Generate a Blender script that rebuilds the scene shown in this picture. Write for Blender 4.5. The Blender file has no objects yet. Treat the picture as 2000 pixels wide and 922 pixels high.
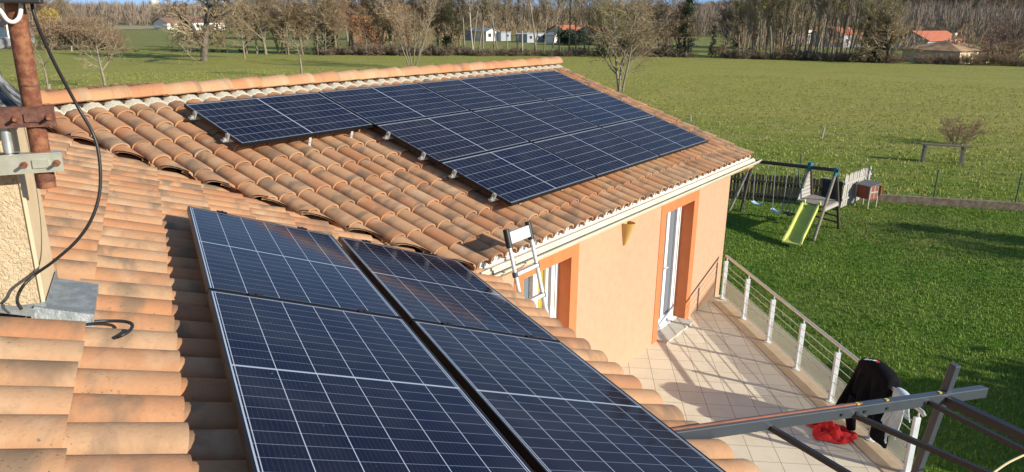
import bpy, bmesh, math, random
import numpy as np
from mathutils import Vector, Matrix
R = math.radians
sc = bpy.context.scene
COL = sc.collection
V = lambda *a: np.array(a, float)

# ---------------------------------------------------------------- camera, sky, sun, exposure
EYE = 6.4                                   # camera height above the lawn (z = 0)
FPX, PITCH, ROLL = 1425.715, R(16.866585), R(0.764955)
_R = V(1, 0, 0); _F = V(0, math.cos(PITCH), -math.sin(PITCH)); _U = V(0, math.sin(PITCH), math.cos(PITCH))
CR = math.cos(ROLL)*_R + math.sin(ROLL)*_U
CU = -math.sin(ROLL)*_R + math.cos(ROLL)*_U
cam = bpy.data.objects.new('camera', bpy.data.cameras.new('camera'))
COL.objects.link(cam)
cam.data.sensor_width = 36; cam.data.lens = FPX/2000*36
cam.data.clip_start = .05; cam.data.clip_end = 5000
M = Matrix.Identity(4)
for i in range(3):
    M[i][0] = CR[i]; M[i][1] = CU[i]; M[i][2] = -_F[i]
M[2][3] = EYE
cam.matrix_world = M
sc.camera = cam

SUN_AZ, SUN_EL = R(117), R(21.5)
w = bpy.data.worlds.new('World'); sc.world = w; w.use_nodes = True
nt = w.node_tree; nt.nodes.clear()
sky = nt.nodes.new('ShaderNodeTexSky'); sky.sky_type = 'NISHITA'; sky.sun_disc = False
sky.sun_elevation = SUN_EL; sky.sun_rotation = SUN_AZ; sky.altitude = 200; sky.air_density = 1.0; sky.dust_density = .1; sky.ozone_density = 1.6
bg = nt.nodes.new('ShaderNodeBackground'); bg.inputs['Strength'].default_value = .125
wo = nt.nodes.new('ShaderNodeOutputWorld')
tc = nt.nodes.new('ShaderNodeTexCoord'); va = nt.nodes.new('ShaderNodeVectorMath'); va.operation = 'ADD'; va.inputs[1].default_value = (0, 0, .30)
vnz = nt.nodes.new('ShaderNodeVectorMath'); vnz.operation = 'NORMALIZE'
nt.links.new(tc.outputs['Generated'], va.inputs[0]); nt.links.new(va.outputs[0], vnz.inputs[0]); nt.links.new(vnz.outputs[0], sky.inputs[0])
nt.links.new(sky.outputs[0], bg.inputs[0]); nt.links.new(bg.outputs[0], wo.inputs[0])
sl = bpy.data.lights.new('sun', 'SUN'); sl.energy = 4.0; sl.angle = R(.5); sl.color = (1, .925, .80)
so = bpy.data.objects.new('sun', sl); COL.objects.link(so)
sdir = Vector((math.sin(SUN_AZ)*math.cos(SUN_EL), math.cos(SUN_AZ)*math.cos(SUN_EL), math.sin(SUN_EL)))
so.rotation_euler = sdir.to_track_quat('Z', 'Y').to_euler(); so.location = (40, -20, 40)
sc.view_settings.view_transform = 'Standard'; sc.view_settings.look = 'None'
sc.view_settings.exposure = 0.74; sc.view_settings.gamma = 1.0
sc.view_settings.use_curve_mapping = False

# ---------------------------------------------------------------- frames of reference
def ray(x, y): return _F + (x-1000)/FPX*CR - (y-461)/FPX*CU
CAMP = V(0, 0, EYE)
def at(x, y, z=0.0):
    d = ray(x, y); return CAMP + d*((z-EYE)/d[2])
def on_plane(x, y, p, n):
    d = ray(x, y); return CAMP + d*(np.dot(p-CAMP, n)/np.dot(d, n))
def frame(az, sl):
    u = V(math.sin(az), math.cos(az), 0); h = V(math.cos(az), -math.sin(az), 0)
    d = h*math.cos(sl) - V(0, 0, 1)*math.sin(sl); n = np.cross(u, d); n = n*np.sign(n[2])
    return u, h, d, n
u1, h1, d1, n1 = frame(R(36.3997), R(17.4206)); o1 = V(-3.4831, 7.7702, EYE-.94777)
u2, h2, d2, n2 = frame(R(-26.2265), R(18.539)); o2 = V(-2.2721, 4.9443, EYE-1.31086)
Z = V(0, 0, 1)
PL, PW, PG = 1.755, 1.038, .02             # solar panel length, width, gap
FCREST, NCREST = -.125, -.135               # tile crest below the panel glass, far and near roof
FLOOR = EYE-4.68
WALLH = 3.2
def F1(a, b, c=0.0): return o1 + u1*a + d1*b + n1*c
def F2(a, b, c=0.0): return o2 + u2*a + d2*b + n2*c
def W1(a, z, out=0.0):                     # on the terrace wall: along, height, outwards
    p = o1 + u1*a + h1*(WALLH+out); p[2] = z; return p

# ---------------------------------------------------------------- helpers
def tag(o, label=None, cat=None, group=None, kind=None):
    if label: o['label'] = label
    if cat: o['category'] = cat
    if group: o['group'] = group
    if kind: o['kind'] = kind
    return o
def thing(name, label, cat, loc=(0, 0, 0), group=None):
    o = bpy.data.objects.new(name, None); COL.objects.link(o); o.location = Vector(loc); o.empty_display_size = .2
    return tag(o, label, cat, group)
def rootloc(o):
    while o.parent: o = o.parent
    return V(*o.location)
class MB:
    def __init__(s): s.v = []; s.f = []
    def add(s, vs, fs):
        k = len(s.v); s.v += [tuple(map(float, p)) for p in vs]; s.f += [tuple(i+k for i in f) for f in fs]; return s
    def box(s, c, hx, hy, hz):              # centre and three half-axis vectors
        c = V(*c); P = [c+i*hx+j*hy+k*hz for k in (-1, 1) for j in (-1, 1) for i in (-1, 1)]
        fs = [(0, 2, 3, 1), (4, 5, 7, 6), (0, 1, 5, 4), (2, 6, 7, 3), (0, 4, 6, 2), (1, 3, 7, 5)]
        if np.dot(np.cross(hx, hy), hz) < 0: fs = [f[::-1] for f in fs]
        return s.add(P, fs)
    def boxp(s, a, b, x, y, z):             # box spanning corner range in orthogonal axes x,y,z from ranges
        return s
    def beam(s, a, b, wv, hv):              # bar from a to b with half width and half height vectors
        a = V(*a); b = V(*b); return s.box((a+b)/2, (b-a)/2, wv, hv)
    def tube(s, pts, rad, n=8, caps=True, flat=1.0):
        pts = [V(*p) for p in pts]; rad = [rad]*len(pts) if np.isscalar(rad) else rad
        prev = None; rings = []
        for i, p in enumerate(pts):
            t = pts[min(i+1, len(pts)-1)]-pts[max(i-1, 0)]; t = t/(np.linalg.norm(t)+1e-12)
            if prev is None: a = np.cross(t, V(0, 0, 1) if abs(t[2]) < .9 else V(1, 0, 0))
            else: a = prev-t*np.dot(prev, t)
            a = a/(np.linalg.norm(a)+1e-12); b = np.cross(t, a); prev = a
            rings.append([p+rad[i]*(math.cos(2*math.pi*k/n)*a+flat*math.sin(2*math.pi*k/n)*b) for k in range(n)])
        vs = [q for r_ in rings for q in r_]; fs = []
        for i in range(len(pts)-1):
            for k in range(n):
                fs.append((i*n+k, i*n+(k+1) % n, (i+1)*n+(k+1) % n, (i+1)*n+k))
        if caps: fs.append(tuple(range(n))[::-1]); fs.append(tuple((len(pts)-1)*n+k for k in range(n)))
        return s.add(vs, fs)
    def grid(s, P):                         # P: rows x cols points
        r_, c_ = len(P), len(P[0])
        return s.add([p for row in P for p in row], [(i*c_+j, i*c_+j+1, (i+1)*c_+j+1, (i+1)*c_+j) for i in range(r_-1) for j in range(c_-1)])
    def prism(s, poly, ext):                # closed polygon extruded along ext
        n = len(poly); P = [V(*p) for p in poly]; Q = [p+ext for p in P]
        return s.add(P+Q, [tuple(range(n))[::-1], tuple(range(n, 2*n))]+[(i, (i+1) % n, n+(i+1) % n, n+i) for i in range(n)])
    def build(s, name, mat, parent=None, smooth=None, fixn=True):
        off = rootloc(parent) if parent else V(0, 0, 0)
        me = bpy.data.meshes.new(name)
        me.from_pydata([tuple(V(*p)-off) for p in s.v], [], s.f)
        if fixn:
            bm = bmesh.new(); bm.from_mesh(me); bmesh.ops.recalc_face_normals(bm, faces=bm.faces[:]); bm.to_mesh(me); bm.free()
        return link_mesh(name, me, mat, parent, smooth)
def link_mesh(name, me, mat, parent=None, smooth=None):
    me.materials.append(mat)
    if smooth is not None:
        me.shade_smooth()
        if smooth < 180: me.set_sharp_from_angle(angle=R(smooth))
    me.update()
    o = bpy.data.objects.new(name, me); COL.objects.link(o)
    if parent: o.parent = parent
    return o
def bevel(o, wd=.005, seg=2):
    bm = bmesh.new(); bm.from_mesh(o.data)
    bmesh.ops.bevel(bm, geom=bm.edges[:], offset=wd, segments=seg, affect='EDGES', profile=.5, clamp_overlap=True)
    bm.to_mesh(o.data); bm.free(); return o
def copy_tree(o, parent=None):
    c = o.copy(); COL.objects.link(c)
    if parent: c.parent = parent
    for ch in list(o.children): copy_tree(ch, c)
    return c
def sm(a, b, x):
    t = min(max((x-a)/(b-a), 0), 1); return t*t*(3-2*t)

# ---------------------------------------------------------------- materials
class NT:
    def __init__(s, name):
        s.m = bpy.data.materials.new(name); s.m.use_nodes = True; s.t = s.m.node_tree
        s.b = s.t.nodes['Principled BSDF']
    def n(s, typ, **kw):
        nd = s.t.nodes.new(typ)
        for k, v in kw.items():
            if k.startswith('i_'):
                key = k[2:]; key = int(key) if key.isdigit() else key.replace('_', ' ')
                nd.inputs[key].default_value = v
            else: setattr(nd, k, v)
        return nd
    def l(s, a, b): s.t.links.new(a, b)
    def val(s, sock, v):
        if hasattr(v, 'is_linked') or isinstance(v, bpy.types.NodeSocket): s.l(v, sock)
        else: sock.default_value = v
    def math(s, op, a, b=None, c=None, clamp=False):
        nd = s.n('ShaderNodeMath', operation=op, use_clamp=clamp); s.val(nd.inputs[0], a)
        if b is not None: s.val(nd.inputs[1], b)
        if c is not None: s.val(nd.inputs[2], c)
        return nd.outputs[0]
    def mix(s, f, a, b, typ='MIX'):
        nd = s.n('ShaderNodeMix', data_type='RGBA', blend_type=typ); s.val(nd.inputs[0], f)
        for i, v in ((6, a), (7, b)):
            if isinstance(v, tuple): v = (*v, 1) if len(v) == 3 else v
            s.val(nd.inputs[i], v)
        return nd.outputs[2]
    def noise(s, vec=None, scale=5., detail=4., rough=.55, dist=0.):
        nd = s.n('ShaderNodeTexNoise', i_Scale=scale, i_Detail=detail, i_Roughness=rough, i_Distortion=dist)
        if vec is not None: s.l(vec, nd.inputs['Vector'])
        return nd.outputs[0]
    def sstep(s, x, a, b):
        nd = s.n('ShaderNodeMapRange', interpolation_type='SMOOTHSTEP'); s.val(nd.inputs[0], x)
        nd.inputs[1].default_value = a; nd.inputs[2].default_value = b; return nd.outputs[0]
    def obj(s): return s.n('ShaderNodeTexCoord').outputs['Object']
    def mapv(s, vec, scale=(1, 1, 1), loc=(0, 0, 0), rot=(0, 0, 0)):
        nd = s.n('ShaderNodeMapping'); s.l(vec, nd.inputs[0]); nd.inputs['Scale'].default_value = scale
        nd.inputs['Location'].default_value = loc; nd.inputs['Rotation'].default_value = rot; return nd.outputs[0]
    def bump(s, h, strength=.3, dist=.01):
        nd = s.n('ShaderNodeBump', i_Strength=strength, i_Distance=dist); s.l(h, nd.inputs['Height']); s.l(nd.outputs[0], s.b.inputs['Normal'])
    def set(s, base=None, rough=None, metal=None, spec=None):
        if base is not None:
            if isinstance(base, tuple): base = (*base, 1)
            s.val(s.b.inputs['Base Color'], base)
        if rough is not None: s.val(s.b.inputs['Roughness'], rough)
        if metal is not None: s.val(s.b.inputs['Metallic'], metal)
        if spec is not None: s.b.inputs['Specular IOR Level'].default_value = spec
        return s.m
def simple(name, c1, c2=None, scale=8., rough=.6, metal=0., bump=0., bscale=None, spec=None, lo=.35, hi=.7):
    t = NT(name)
    if c2 is None: return t.set(c1, rough, metal, spec)
    o = t.obj(); f = t.sstep(t.noise(o, scale, 5, .6), lo, hi)
    t.set(t.mix(f, c1, c2), rough, metal, spec)
    if bump: t.bump(t.noise(o, bscale or scale*3, 4, .6), 1.0, bump)
    return t.m
MT = {}
def mk_tile(nm='terracotta_tiles', lo=.47, hi=.66, amt=.78):
    t = NT(nm); uv = t.n('ShaderNodeUVMap', uv_map='tile').outputs[0]
    at_ = t.n('ShaderNodeVertexColor', layer_name='rnd'); sep = t.n('ShaderNodeSeparateColor'); t.l(at_.outputs[0], sep.inputs[0])
    r1, r2, r3 = sep.outputs[0], sep.outputs[1], sep.outputs[2]
    su = t.n('ShaderNodeSeparateXYZ'); t.l(uv, su.inputs[0])
    cr = t.n('ShaderNodeValToRGB'); t.l(r1, cr.inputs[0]); e = cr.color_ramp; e.interpolation = 'LINEAR'
    cols = [(0, (.43, .195, .090)), (.25, (.475, .232, .112)), (.45, (.45, .250, .130)), (.65, (.50, .264, .132)), (.85, (.46, .284, .16)), (1, (.40, .178, .084))]
    e.elements[0].position = 0; e.elements[0].color = (*cols[0][1], 1); e.elements[1].position = 1; e.elements[1].color = (*cols[-1][1], 1)
    for p, c in cols[1:-1]:
        k = e.elements.new(p); k.color = (*c, 1)
    cb = t.n('ShaderNodeCombineXYZ'); t.l(t.math('ADD', t.math('MULTIPLY', su.outputs[0], .9), t.math('MULTIPLY', r2, 43.)), cb.inputs[0])
    t.l(t.math('ADD', t.math('MULTIPLY', su.outputs[1], .30), t.math('MULTIPLY', r3, 61.)), cb.inputs[1])
    nz = t.noise(cb.outputs[0], 2.1, 4, .55, .3)
    sm_ = t.sstep(nz, lo, hi)
    cb2 = t.n('ShaderNodeCombineXYZ'); t.l(t.math('ADD', t.math('MULTIPLY', su.outputs[0], .9), t.math('MULTIPLY', r3, 29.)), cb2.inputs[0])
    t.l(t.math('ADD', t.math('MULTIPLY', su.outputs[1], .4), t.math('MULTIPLY', r1, 71.)), cb2.inputs[1])
    cm_ = t.sstep(t.noise(cb2.outputs[0], 2.0, 3, .5), .50, .72)
    c = t.mix(t.math('MULTIPLY', cm_, .7), cr.outputs[0], (.52, .355, .215))
    c = t.mix(t.math('MULTIPLY', sm_, amt), c, (.185, .135, .090))
    ob = t.obj(); fine = t.noise(ob, 45., 6, .65); c = t.mix(t.math('MULTIPLY', t.sstep(fine, .50, .75), .42), c, (.28, .16, .09))
    lich = t.sstep(t.noise(ob, 70., 2, .5), 0.66, .71); big = t.sstep(t.noise(ob, 4., 3, .5), .50, .62)
    c = t.mix(t.math('MULTIPLY', t.math('MULTIPLY', lich, big), .8), c, (.10, .075, .05))
    t.bump(t.noise(ob, 60., 5, .6), .5, .004)
    return t.set(c, .86, 0, .25)
MT['tile'] = mk_tile(); MT['cap'] = mk_tile('terracotta_ridge_caps', .56, .70, .7)
def mk_cells():
    t = NT('solar_cells'); uv = t.n('ShaderNodeUVMap', uv_map='cell').outputs[0]; s = t.n('ShaderNodeSeparateXYZ'); t.l(uv, s.inputs[0])
    x, y = s.outputs[0], s.outputs[1]        # metres along length and width
    mg = .017; n = 6; cw = (PW-2*mg-.022)/6; hl = (PL-2*mg-.03)/20
    y0 = t.math('SUBTRACT', y, mg+.011); x0 = t.math('SUBTRACT', x, mg+.008)
    fy = t.math('PINGPONG', t.math('SUBTRACT', y0, 0), cw/2)                 # 0 at cell edges
    ly = t.math('LESS_THAN', fy, .0018)
    half = t.math('GREATER_THAN', x, PL/2)
    x1 = t.math('SUBTRACT', x0, t.math('MULTIPLY', half, .014))
    fx = t.math('PINGPONG', x1, hl/2); lx = t.math('LESS_THAN', fx, .0017)
    cen = t.math('LESS_THAN', t.math('ABSOLUTE', t.math('SUBTRACT', x, PL/2)), .0052)
    ey = t.math('LESS_THAN', t.math('SUBTRACT', PW/2, t.math('ABSOLUTE', t.math('SUBTRACT', y, PW/2))), mg+.002)
    ex = t.math('LESS_THAN', t.math('SUBTRACT', PL/2, t.math('ABSOLUTE', t.math('SUBTRACT', x, PL/2))), mg+.0015)
    bus = t.math('LESS_THAN', t.math('PINGPONG', y0, cw/18), .0005)           # nine wires per cell
    cell = t.n('ShaderNodeCombineXYZ'); t.l(t.math('FLOOR', t.math('DIVIDE', x1, hl)), cell.inputs[0]); t.l(t.math('FLOOR', t.math('DIVIDE', y0, cw)), cell.inputs[1])
    oi = t.n('ShaderNodeObjectInfo'); t.l(t.math('MULTIPLY', oi.outputs['Random'], 57.), cell.inputs[2])
    wn = t.n('ShaderNodeTexWhiteNoise', noise_dimensions='3D'); t.l(cell.outputs[0], wn.inputs[0])
    base = t.mix(wn.outputs[0], (.004, .006, .022), (.006, .0075, .022))
    pt = t.sstep(oi.outputs['Random'], .3, .9)
    base = t.mix(t.math('MULTIPLY', pt, .55), base, (.011, .008, .015))
    base = t.mix(t.math('MULTIPLY', lx, .5), base, (.30, .34, .42))
    base = t.mix(t.math('MULTIPLY', bus, .14), base, (.28, .30, .36))
    wl = t.math('MAXIMUM', t.math('MAXIMUM', ly, cen), t.math('MAXIMUM', ex, ey))
    base = t.mix(wl, base, (.40, .45, .52))
    dust = t.sstep(t.noise(t.obj(), 2.2, 5, .6), .35, .85)
    base = t.mix(t.math('MULTIPLY', dust, .05), base, (.35, .33, .30))
    spot = t.sstep(t.noise(t.obj(), 26., 2, .5), .74, .78); base = t.mix(t.math('MULTIPLY', spot, .25), base, (.40, .38, .34))
    m = t.set(base, .07, 0, .10)
    return m
MT['cells'] = mk_cells()
def mk_stucco(name, c1, c2, sc_=9., bs=150., bd=.006):
    t = NT(name); o = t.obj(); f = t.sstep(t.noise(o, sc_, 6, .65), .3, .75); g = t.sstep(t.noise(o, .8, 4, .6), .35, .8)
    c = t.mix(f, c1, c2); c = t.mix(t.math('MULTIPLY', g, .10), c, (c2[0]*.6, c2[1]*.6, c2[2]*.6))
    t.bump(t.noise(o, bs, 3, .6), .8, bd); return t.set(c, .92, 0, .2)
MT['stucco'] = mk_stucco('peach_stucco', (.53, .335, .215), (.485, .30, .19))
MT['orange'] = simple('orange_paint', (.60, .185, .065), (.55, .165, .055), 6., .85)
MT['chim'] = mk_stucco('cream_stucco', (.66, .52, .32), (.54, .41, .24), 14., 75., .02)
def mk_chim():
    t = NT('chimney_stucco'); o = t.obj(); f = t.sstep(t.noise(o, 16., 6, .65), .35, .7); c = t.mix(f, (.60, .48, .31), (.53, .41, .25))
    pits = t.sstep(t.noise(o, 55., 3, .55, 1.2), .53, .60); c = t.mix(t.math('MULTIPLY', pits, .35), c, (.36, .25, .13))
    return t, o, c
t_, o_, c_ = mk_chim(); g_ = t_.n('ShaderNodeSeparateXYZ'); t_.l(o_, g_.inputs[0])
rs = t_.math('MULTIPLY', t_.sstep(g_.outputs[2], .40, .08), t_.sstep(t_.noise(o_, 9., 4, .6), .45, .62))
t_.bump(t_.noise(o_, 55., 3, .55, 1.2), 1.0, .012); MT['chim'] = t_.set(t_.mix(t_.math('MULTIPLY', rs, .8), c_, (.42, .19, .05)), .92, 0, .2)
MT['plain_render'] = simple('smooth_render', (.62, .47, .28), (.56, .41, .24), 8., .9)
MT['pvc'] = simple('cream_pvc', (.78, .70, .52), (.70, .62, .45), 5., .45)
MT['white'] = simple('white_pvc', (.80, .80, .78), (.72, .72, .70), 5., .35)
MT['closoir'] = simple('cream_ridge_strip', (.58, .54, .42), (.40, .37, .28), 60., .7, 0, .002)
MT['dark'] = simple('gap_shade', (.02, .016, .013), (.035, .025, .02), 8., .9)  # near-black colour stands for the shade in gaps under tiles and caps
MT['glass_door'] = simple('door_glass', (.16, .19, .22), None, rough=.05, spec=.8)
MT['curtain'] = simple('pale_curtain', (.55, .56, .55), (.45, .46, .45), 5., .9)
MT['ycurtain'] = simple('olive_curtain', (.42, .36, .07), (.34, .29, .05), 5., .9)
MT['black_frame'] = simple('black_aluminium', (.018, .018, .021), None, rough=.35, metal=.6)
MT['alu'] = simple('aluminium', (.66, .67, .68), (.56, .57, .58), 12., .42, .25)
MT['galv'] = simple('galvanised_steel', (.42, .45, .43), (.58, .60, .56), 22., .42, .6)
MT['galv_y'] = simple('zinc_plate', (.50, .50, .38), (.60, .58, .46), 22., .42, .55)
MT['zinc'] = simple('weathered_zinc', (.22, .24, .235), (.33, .35, .34), 18., .55, .35, .006, 28.)
MT['rust'] = simple('rusty_steel', (.17, .055, .026), (.30, .13, .06), 30., .8, .15, .003, 90., lo=.4, hi=.65)
MT['rust2'] = simple('dark_rusty_steel', (.11, .045, .03), (.20, .09, .06), 40., .75, .2, .002, 90.)
MT['cable'] = simple('black_rubber', (.02, .019, .018), None, rough=.45)
MT['wcable'] = simple('white_cable_sheath', (.75, .73, .68), None, rough=.5)
MT['cowl'] = simple('sooty_concrete', (.34, .34, .32), (.035, .035, .035), 7., .9, 0, .006, 40., lo=.42, hi=.58)
MT['anthracite'] = simple('anthracite_lacquer', (.046, .056, .068), (.054, .064, .078), 5., .38, .0)
MT['anthracite_dark'] = simple('dark_anthracite_lacquer', (.018, .018, .022), (.024, .024, .028), 5., .45, .1)
MT['rail_white'] = simple('white_lacquer_post', (.62, .66, .68), (.54, .58, .60), 9., .4)
MT['steel'] = simple('brushed_steel', (.64, .60, .54), (.57, .53, .48), 20., .4, .5)
MT['red'] = simple('red_cloth', (.66, .022, .02), (.55, .016, .016), 14., .85)
MT['black_cloth'] = simple('black_cloth', (.004, .004, .0055), (.008, .0075, .010), 20., .9, spec=.15)
MT['pale_cloth'] = simple('pale_blue_cloth', (.52, .58, .60), (.44, .50, .52), 14., .9)
MT['logo_white'] = simple('white_print', (.75, .75, .75), None, rough=.6)
MT['yellow'] = simple('yellow_paint', (.60, .42, .04), None, rough=.6)
MT['strip'] = simple('rusty_red_strip', (.34, .13, .07), (.22, .09, .05), 8., .6)
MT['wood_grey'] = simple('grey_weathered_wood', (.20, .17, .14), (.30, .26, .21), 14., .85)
MT['wood_dark'] = simple('dark_brown_wood', (.055, .042, .035), (.09, .07, .055), 14., .85)  # darker brown wood for the beam, some legs and small parts
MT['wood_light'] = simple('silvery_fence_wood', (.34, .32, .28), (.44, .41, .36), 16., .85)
MT['wood_shaded'] = simple('shaded_pickets', (.045, .033, .027), (.07, .052, .042), 14., .85)  # dark tone paints in the shade on the fence's back side
MT['hutch'] = simple('red_brown_stain', (.28, .065, .03), (.22, .05, .025), 12., .7)
MT['felt'] = simple('roof_felt', (.13, .13, .125), (.17, .17, .16), 14., .9)
MT['teal'] = simple('teal_steel_bracket', (.02, .15, .18), None, rough=.5)
MT['slide'] = simple('lime_plastic', (.56, .60, .15), (.50, .54, .13), 3., .45)
MT['slide_bed'] = simple('lime_plastic_dark', (.40, .46, .07), (.34, .40, .06), 3., .4)  # deeper lime for the bed than for the side rails
MT['seat_blue'] = simple('pale_blue_plastic', (.42, .58, .72), None, rough=.4)
MT['rope'] = simple('grey_rope', (.30, .32, .30), None, rough=.8)
MT['rope_green'] = simple('green_rope', (.10, .26, .20), None, rough=.8)
MT['green_post'] = simple('green_fence_steel', (.02, .07, .05), None, rough=.5)
MT['wall_block'] = simple('mossy_concrete', (.16, .115, .075), (.27, .22, .155), 7., .95, 0, .01, 30.)
MT['bark'] = simple('grey_bark', (.20, .165, .115), (.30, .255, .185), 3., .9)
MT['bark_dark'] = simple('dark_bark', (.095, .075, .052), (.17, .14, .10), 3., .9)
MT['bark_pale'] = simple('pale_birch_bark', (.46, .44, .38), (.34, .31, .25), 3., .9)
MT['twig'] = simple('grey_twigs', (.265, .195, .112), (.345, .262, .155), .5, .9)
MT['twig_brown'] = simple('brown_twigs', (.285, .180, .105), (.36, .24, .14), .5, .9)
MT['twig_olive'] = simple('olive_twigs', (.26, .225, .10), (.34, .295, .145), .5, .9)
MT['twig_red'] = simple('russet_twigs', (.22, .145, .115), (.29, .19, .15), .5, .9)
MT['leaf_copper'] = simple('copper_leaves', (.26, .125, .055), (.34, .17, .08), .7, .8)
MT['leaf_willow'] = simple('yellow_willow_twigs', (.40, .27, .045), (.46, .33, .08), .7, .8)
MT['leaf_dark'] = simple('dark_evergreen_leaves', (.03, .05, .022), (.06, .085, .036), .7, .8)
MT['leaf_cedar'] = simple('blue_green_needles', (.035, .062, .045), (.06, .10, .07), .7, .8)
MT['leaf_ivy'] = simple('ivy_leaves', (.06, .08, .025), (.11, .13, .035), .7, .7)
MT['leaf_moss'] = simple('mistletoe_leaves', (.16, .17, .035), (.20, .21, .055), .7, .8)
MT['bramble'] = simple('bramble_twigs', (.17, .125, .085), (.25, .185, .12), .6, .9)
MT['far_wood'] = simple('far_bare_wood', (.205, .158, .115), (.29, .23, .17), .02, .95)
MT['w_white'] = simple('white_house_wall', (.74, .72, .66), (.68, .66, .60), 1., .9)
MT['w_cream'] = simple('cream_house_wall', (.72, .60, .40), (.66, .54, .36), 1., .9)
MT['w_grey'] = simple('grey_cabin_wall', (.34, .37, .40), (.28, .31, .34), 1., .7)
MT['w_yellow'] = simple('yellow_house_wall', (.76, .60, .20), None, rough=.9)
MT['r_red'] = simple('red_house_tiles', (.44, .125, .06), (.52, .17, .085), 1.4, .9)
MT['r_tan'] = simple('tan_house_tiles', (.46, .29, .15), (.30, .17, .09), .9, .9)
MT['r_brown'] = simple('brown_house_tiles', (.20, .11, .08), (.26, .15, .10), 1.4, .9)
MT['r_grey'] = simple('grey_sheet_roof', (.30, .32, .33), (.24, .26, .27), 1.4, .7)
MT['pane'] = simple('window_pane', (.05, .06, .07), None, rough=.1)
MT['concrete'] = simple('grey_concrete', (.38, .35, .29), (.45, .42, .35), 2., .9)
MT['lamp'] = simple('ochre_ceramic', (.58, .37, .12), (.52, .32, .10), 6., .6)
MT['picnic'] = simple('weathered_plank', (.13, .10, .075), (.19, .15, .11), 10., .9)

# ---------------------------------------------------------------- ground
def terr(x, y):
    r = math.hypot(x, y); az = math.degrees(math.atan2(x, y))
    return 14*sm(260, 620, r)*sm(2, 30, az)+5*sm(420, 900, r)*sm(-22, -5, az)
mb = MB(); NA = 160
rings = [0]+list(np.geomspace(4, 2600, 70))
rows = []
for r_ in rings:
    rows.append([V(r_*math.sin(2*math.pi*k/NA), r_*math.cos(2*math.pi*k/NA), terr(r_*math.sin(2*math.pi*k/NA), r_*math.cos(2*math.pi*k/NA))) for k in range(NA+1)])
mb.grid(rows)
t = NT('meadow_ground'); o = t.obj(); sx = t.n('ShaderNodeSeparateXYZ'); t.l(o, sx.inputs[0])
ln = t.n('ShaderNodeVectorMath', operation='LENGTH'); t.l(o, ln.inputs[0])
stk = t.sstep(t.noise(t.mapv(o, (.06, .5, 1.)), 1.0, 5, .65), .47, .66)
wob = t.math('ADD', ln.outputs['Value'], t.math('MULTIPLY', t.math('SUBTRACT', t.noise(o, .13, 4, .6), .5), 14.))
rmp = t.n('ShaderNodeValToRGB'); t.l(t.math('DIVIDE', wob, 160.), rmp.inputs[0]); e = rmp.color_ramp
GC = [(0, (.070, .155, .012)), (.145, (.085, .170, .014)), (.185, (.145, .215, .024)), (.26, (.19, .245, .035)), (.34, (.36, .325, .080)), (.60, (.365, .345, .080)), (.78, (.31, .32, .07)), (.93, (.24, .275, .055)), (1, (.21, .225, .08))]
e.elements[0].position = 0; e.elements[0].color = (*GC[0][1], 1); e.elements[1].position = 1; e.elements[1].color = (*GC[-1][1], 1)
for p_, c_ in GC[1:-1]:
    k = e.elements.new(p_); k.color = (*c_, 1)
n1_ = t.sstep(t.noise(o, .45, 8, .75), .42, .62); n2_ = t.sstep(t.noise(o, 2.2, 7, .78), .44, .62); n3_ = t.sstep(t.noise(o, .22, 5, .6), .45, .65)
dry = t.math('ADD', t.math('MULTIPLY', t.sstep(wob, 26., 46.), .75), .25)
c = t.mix(t.math('MULTIPLY', t.math('MULTIPLY', n1_, .55), dry), rmp.outputs[0], (.34, .285, .10))
c = t.mix(t.math('MULTIPLY', t.math('MULTIPLY', stk, .6), dry), c, (.40, .34, .13)); c = t.mix(t.math('MULTIPLY', n2_, .55), c, (.095, .135, .022)); c = t.mix(t.math('MULTIPLY', n3_, .25), c, (.15, .20, .04))
wr = t.n('ShaderNodeVectorMath', operation='DISTANCE'); t.l(o, wr.inputs[0]); wr.inputs[1].default_value = (12.6, 22.6, 0)
wp_ = t.math('MULTIPLY', t.sstep(t.math('ADD', wr.outputs['Value'], t.math('MULTIPLY', t.noise(o, .6, 4, .6), 4.)), 6.2, 3.4), t.sstep(t.noise(o, 1.6, 5, .7), .40, .60))
c = t.mix(t.math('MULTIPLY', wp_, .75), c, (.24, .19, .075))
cl = t.sstep(t.noise(o, .55, 3, .6, .4), .68, .74); c = t.mix(t.math('MULTIPLY', cl, .45), c, (.17, .13, .07))
t.bump(t.noise(o, 4.5, 6, .75), 1.0, .14)
MT['ground'] = t.set(c, .95, 0, .1)
tag(mb.build('ground', MT['ground'], fixn=False, smooth=180), kind='structure')

# beige stubble field far left
mb = MB(); P = [at(176, 49), at(178, 57.5), at(320, 58), at(318, 49)]; mb.add([p+Z*.08 for p in P], [(0, 1, 2, 3)])
tag(mb.build('ploughed_field', simple('stubble', (.36, .29, .17), (.30, .24, .14), .2, .95)), kind='structure')
mb = MB(); P = [at(1640, 66.5), at(1640, 69), at(1960, 69), at(1960, 66.5)]; mb.add([p+Z*(terr(p[0], p[1])+.3) for p in P], [(0, 1, 2, 3)])
tag(mb.build('track', simple('dry_track', (.30, .26, .16), (.24, .22, .12), .2, .95)), kind='structure')

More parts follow.
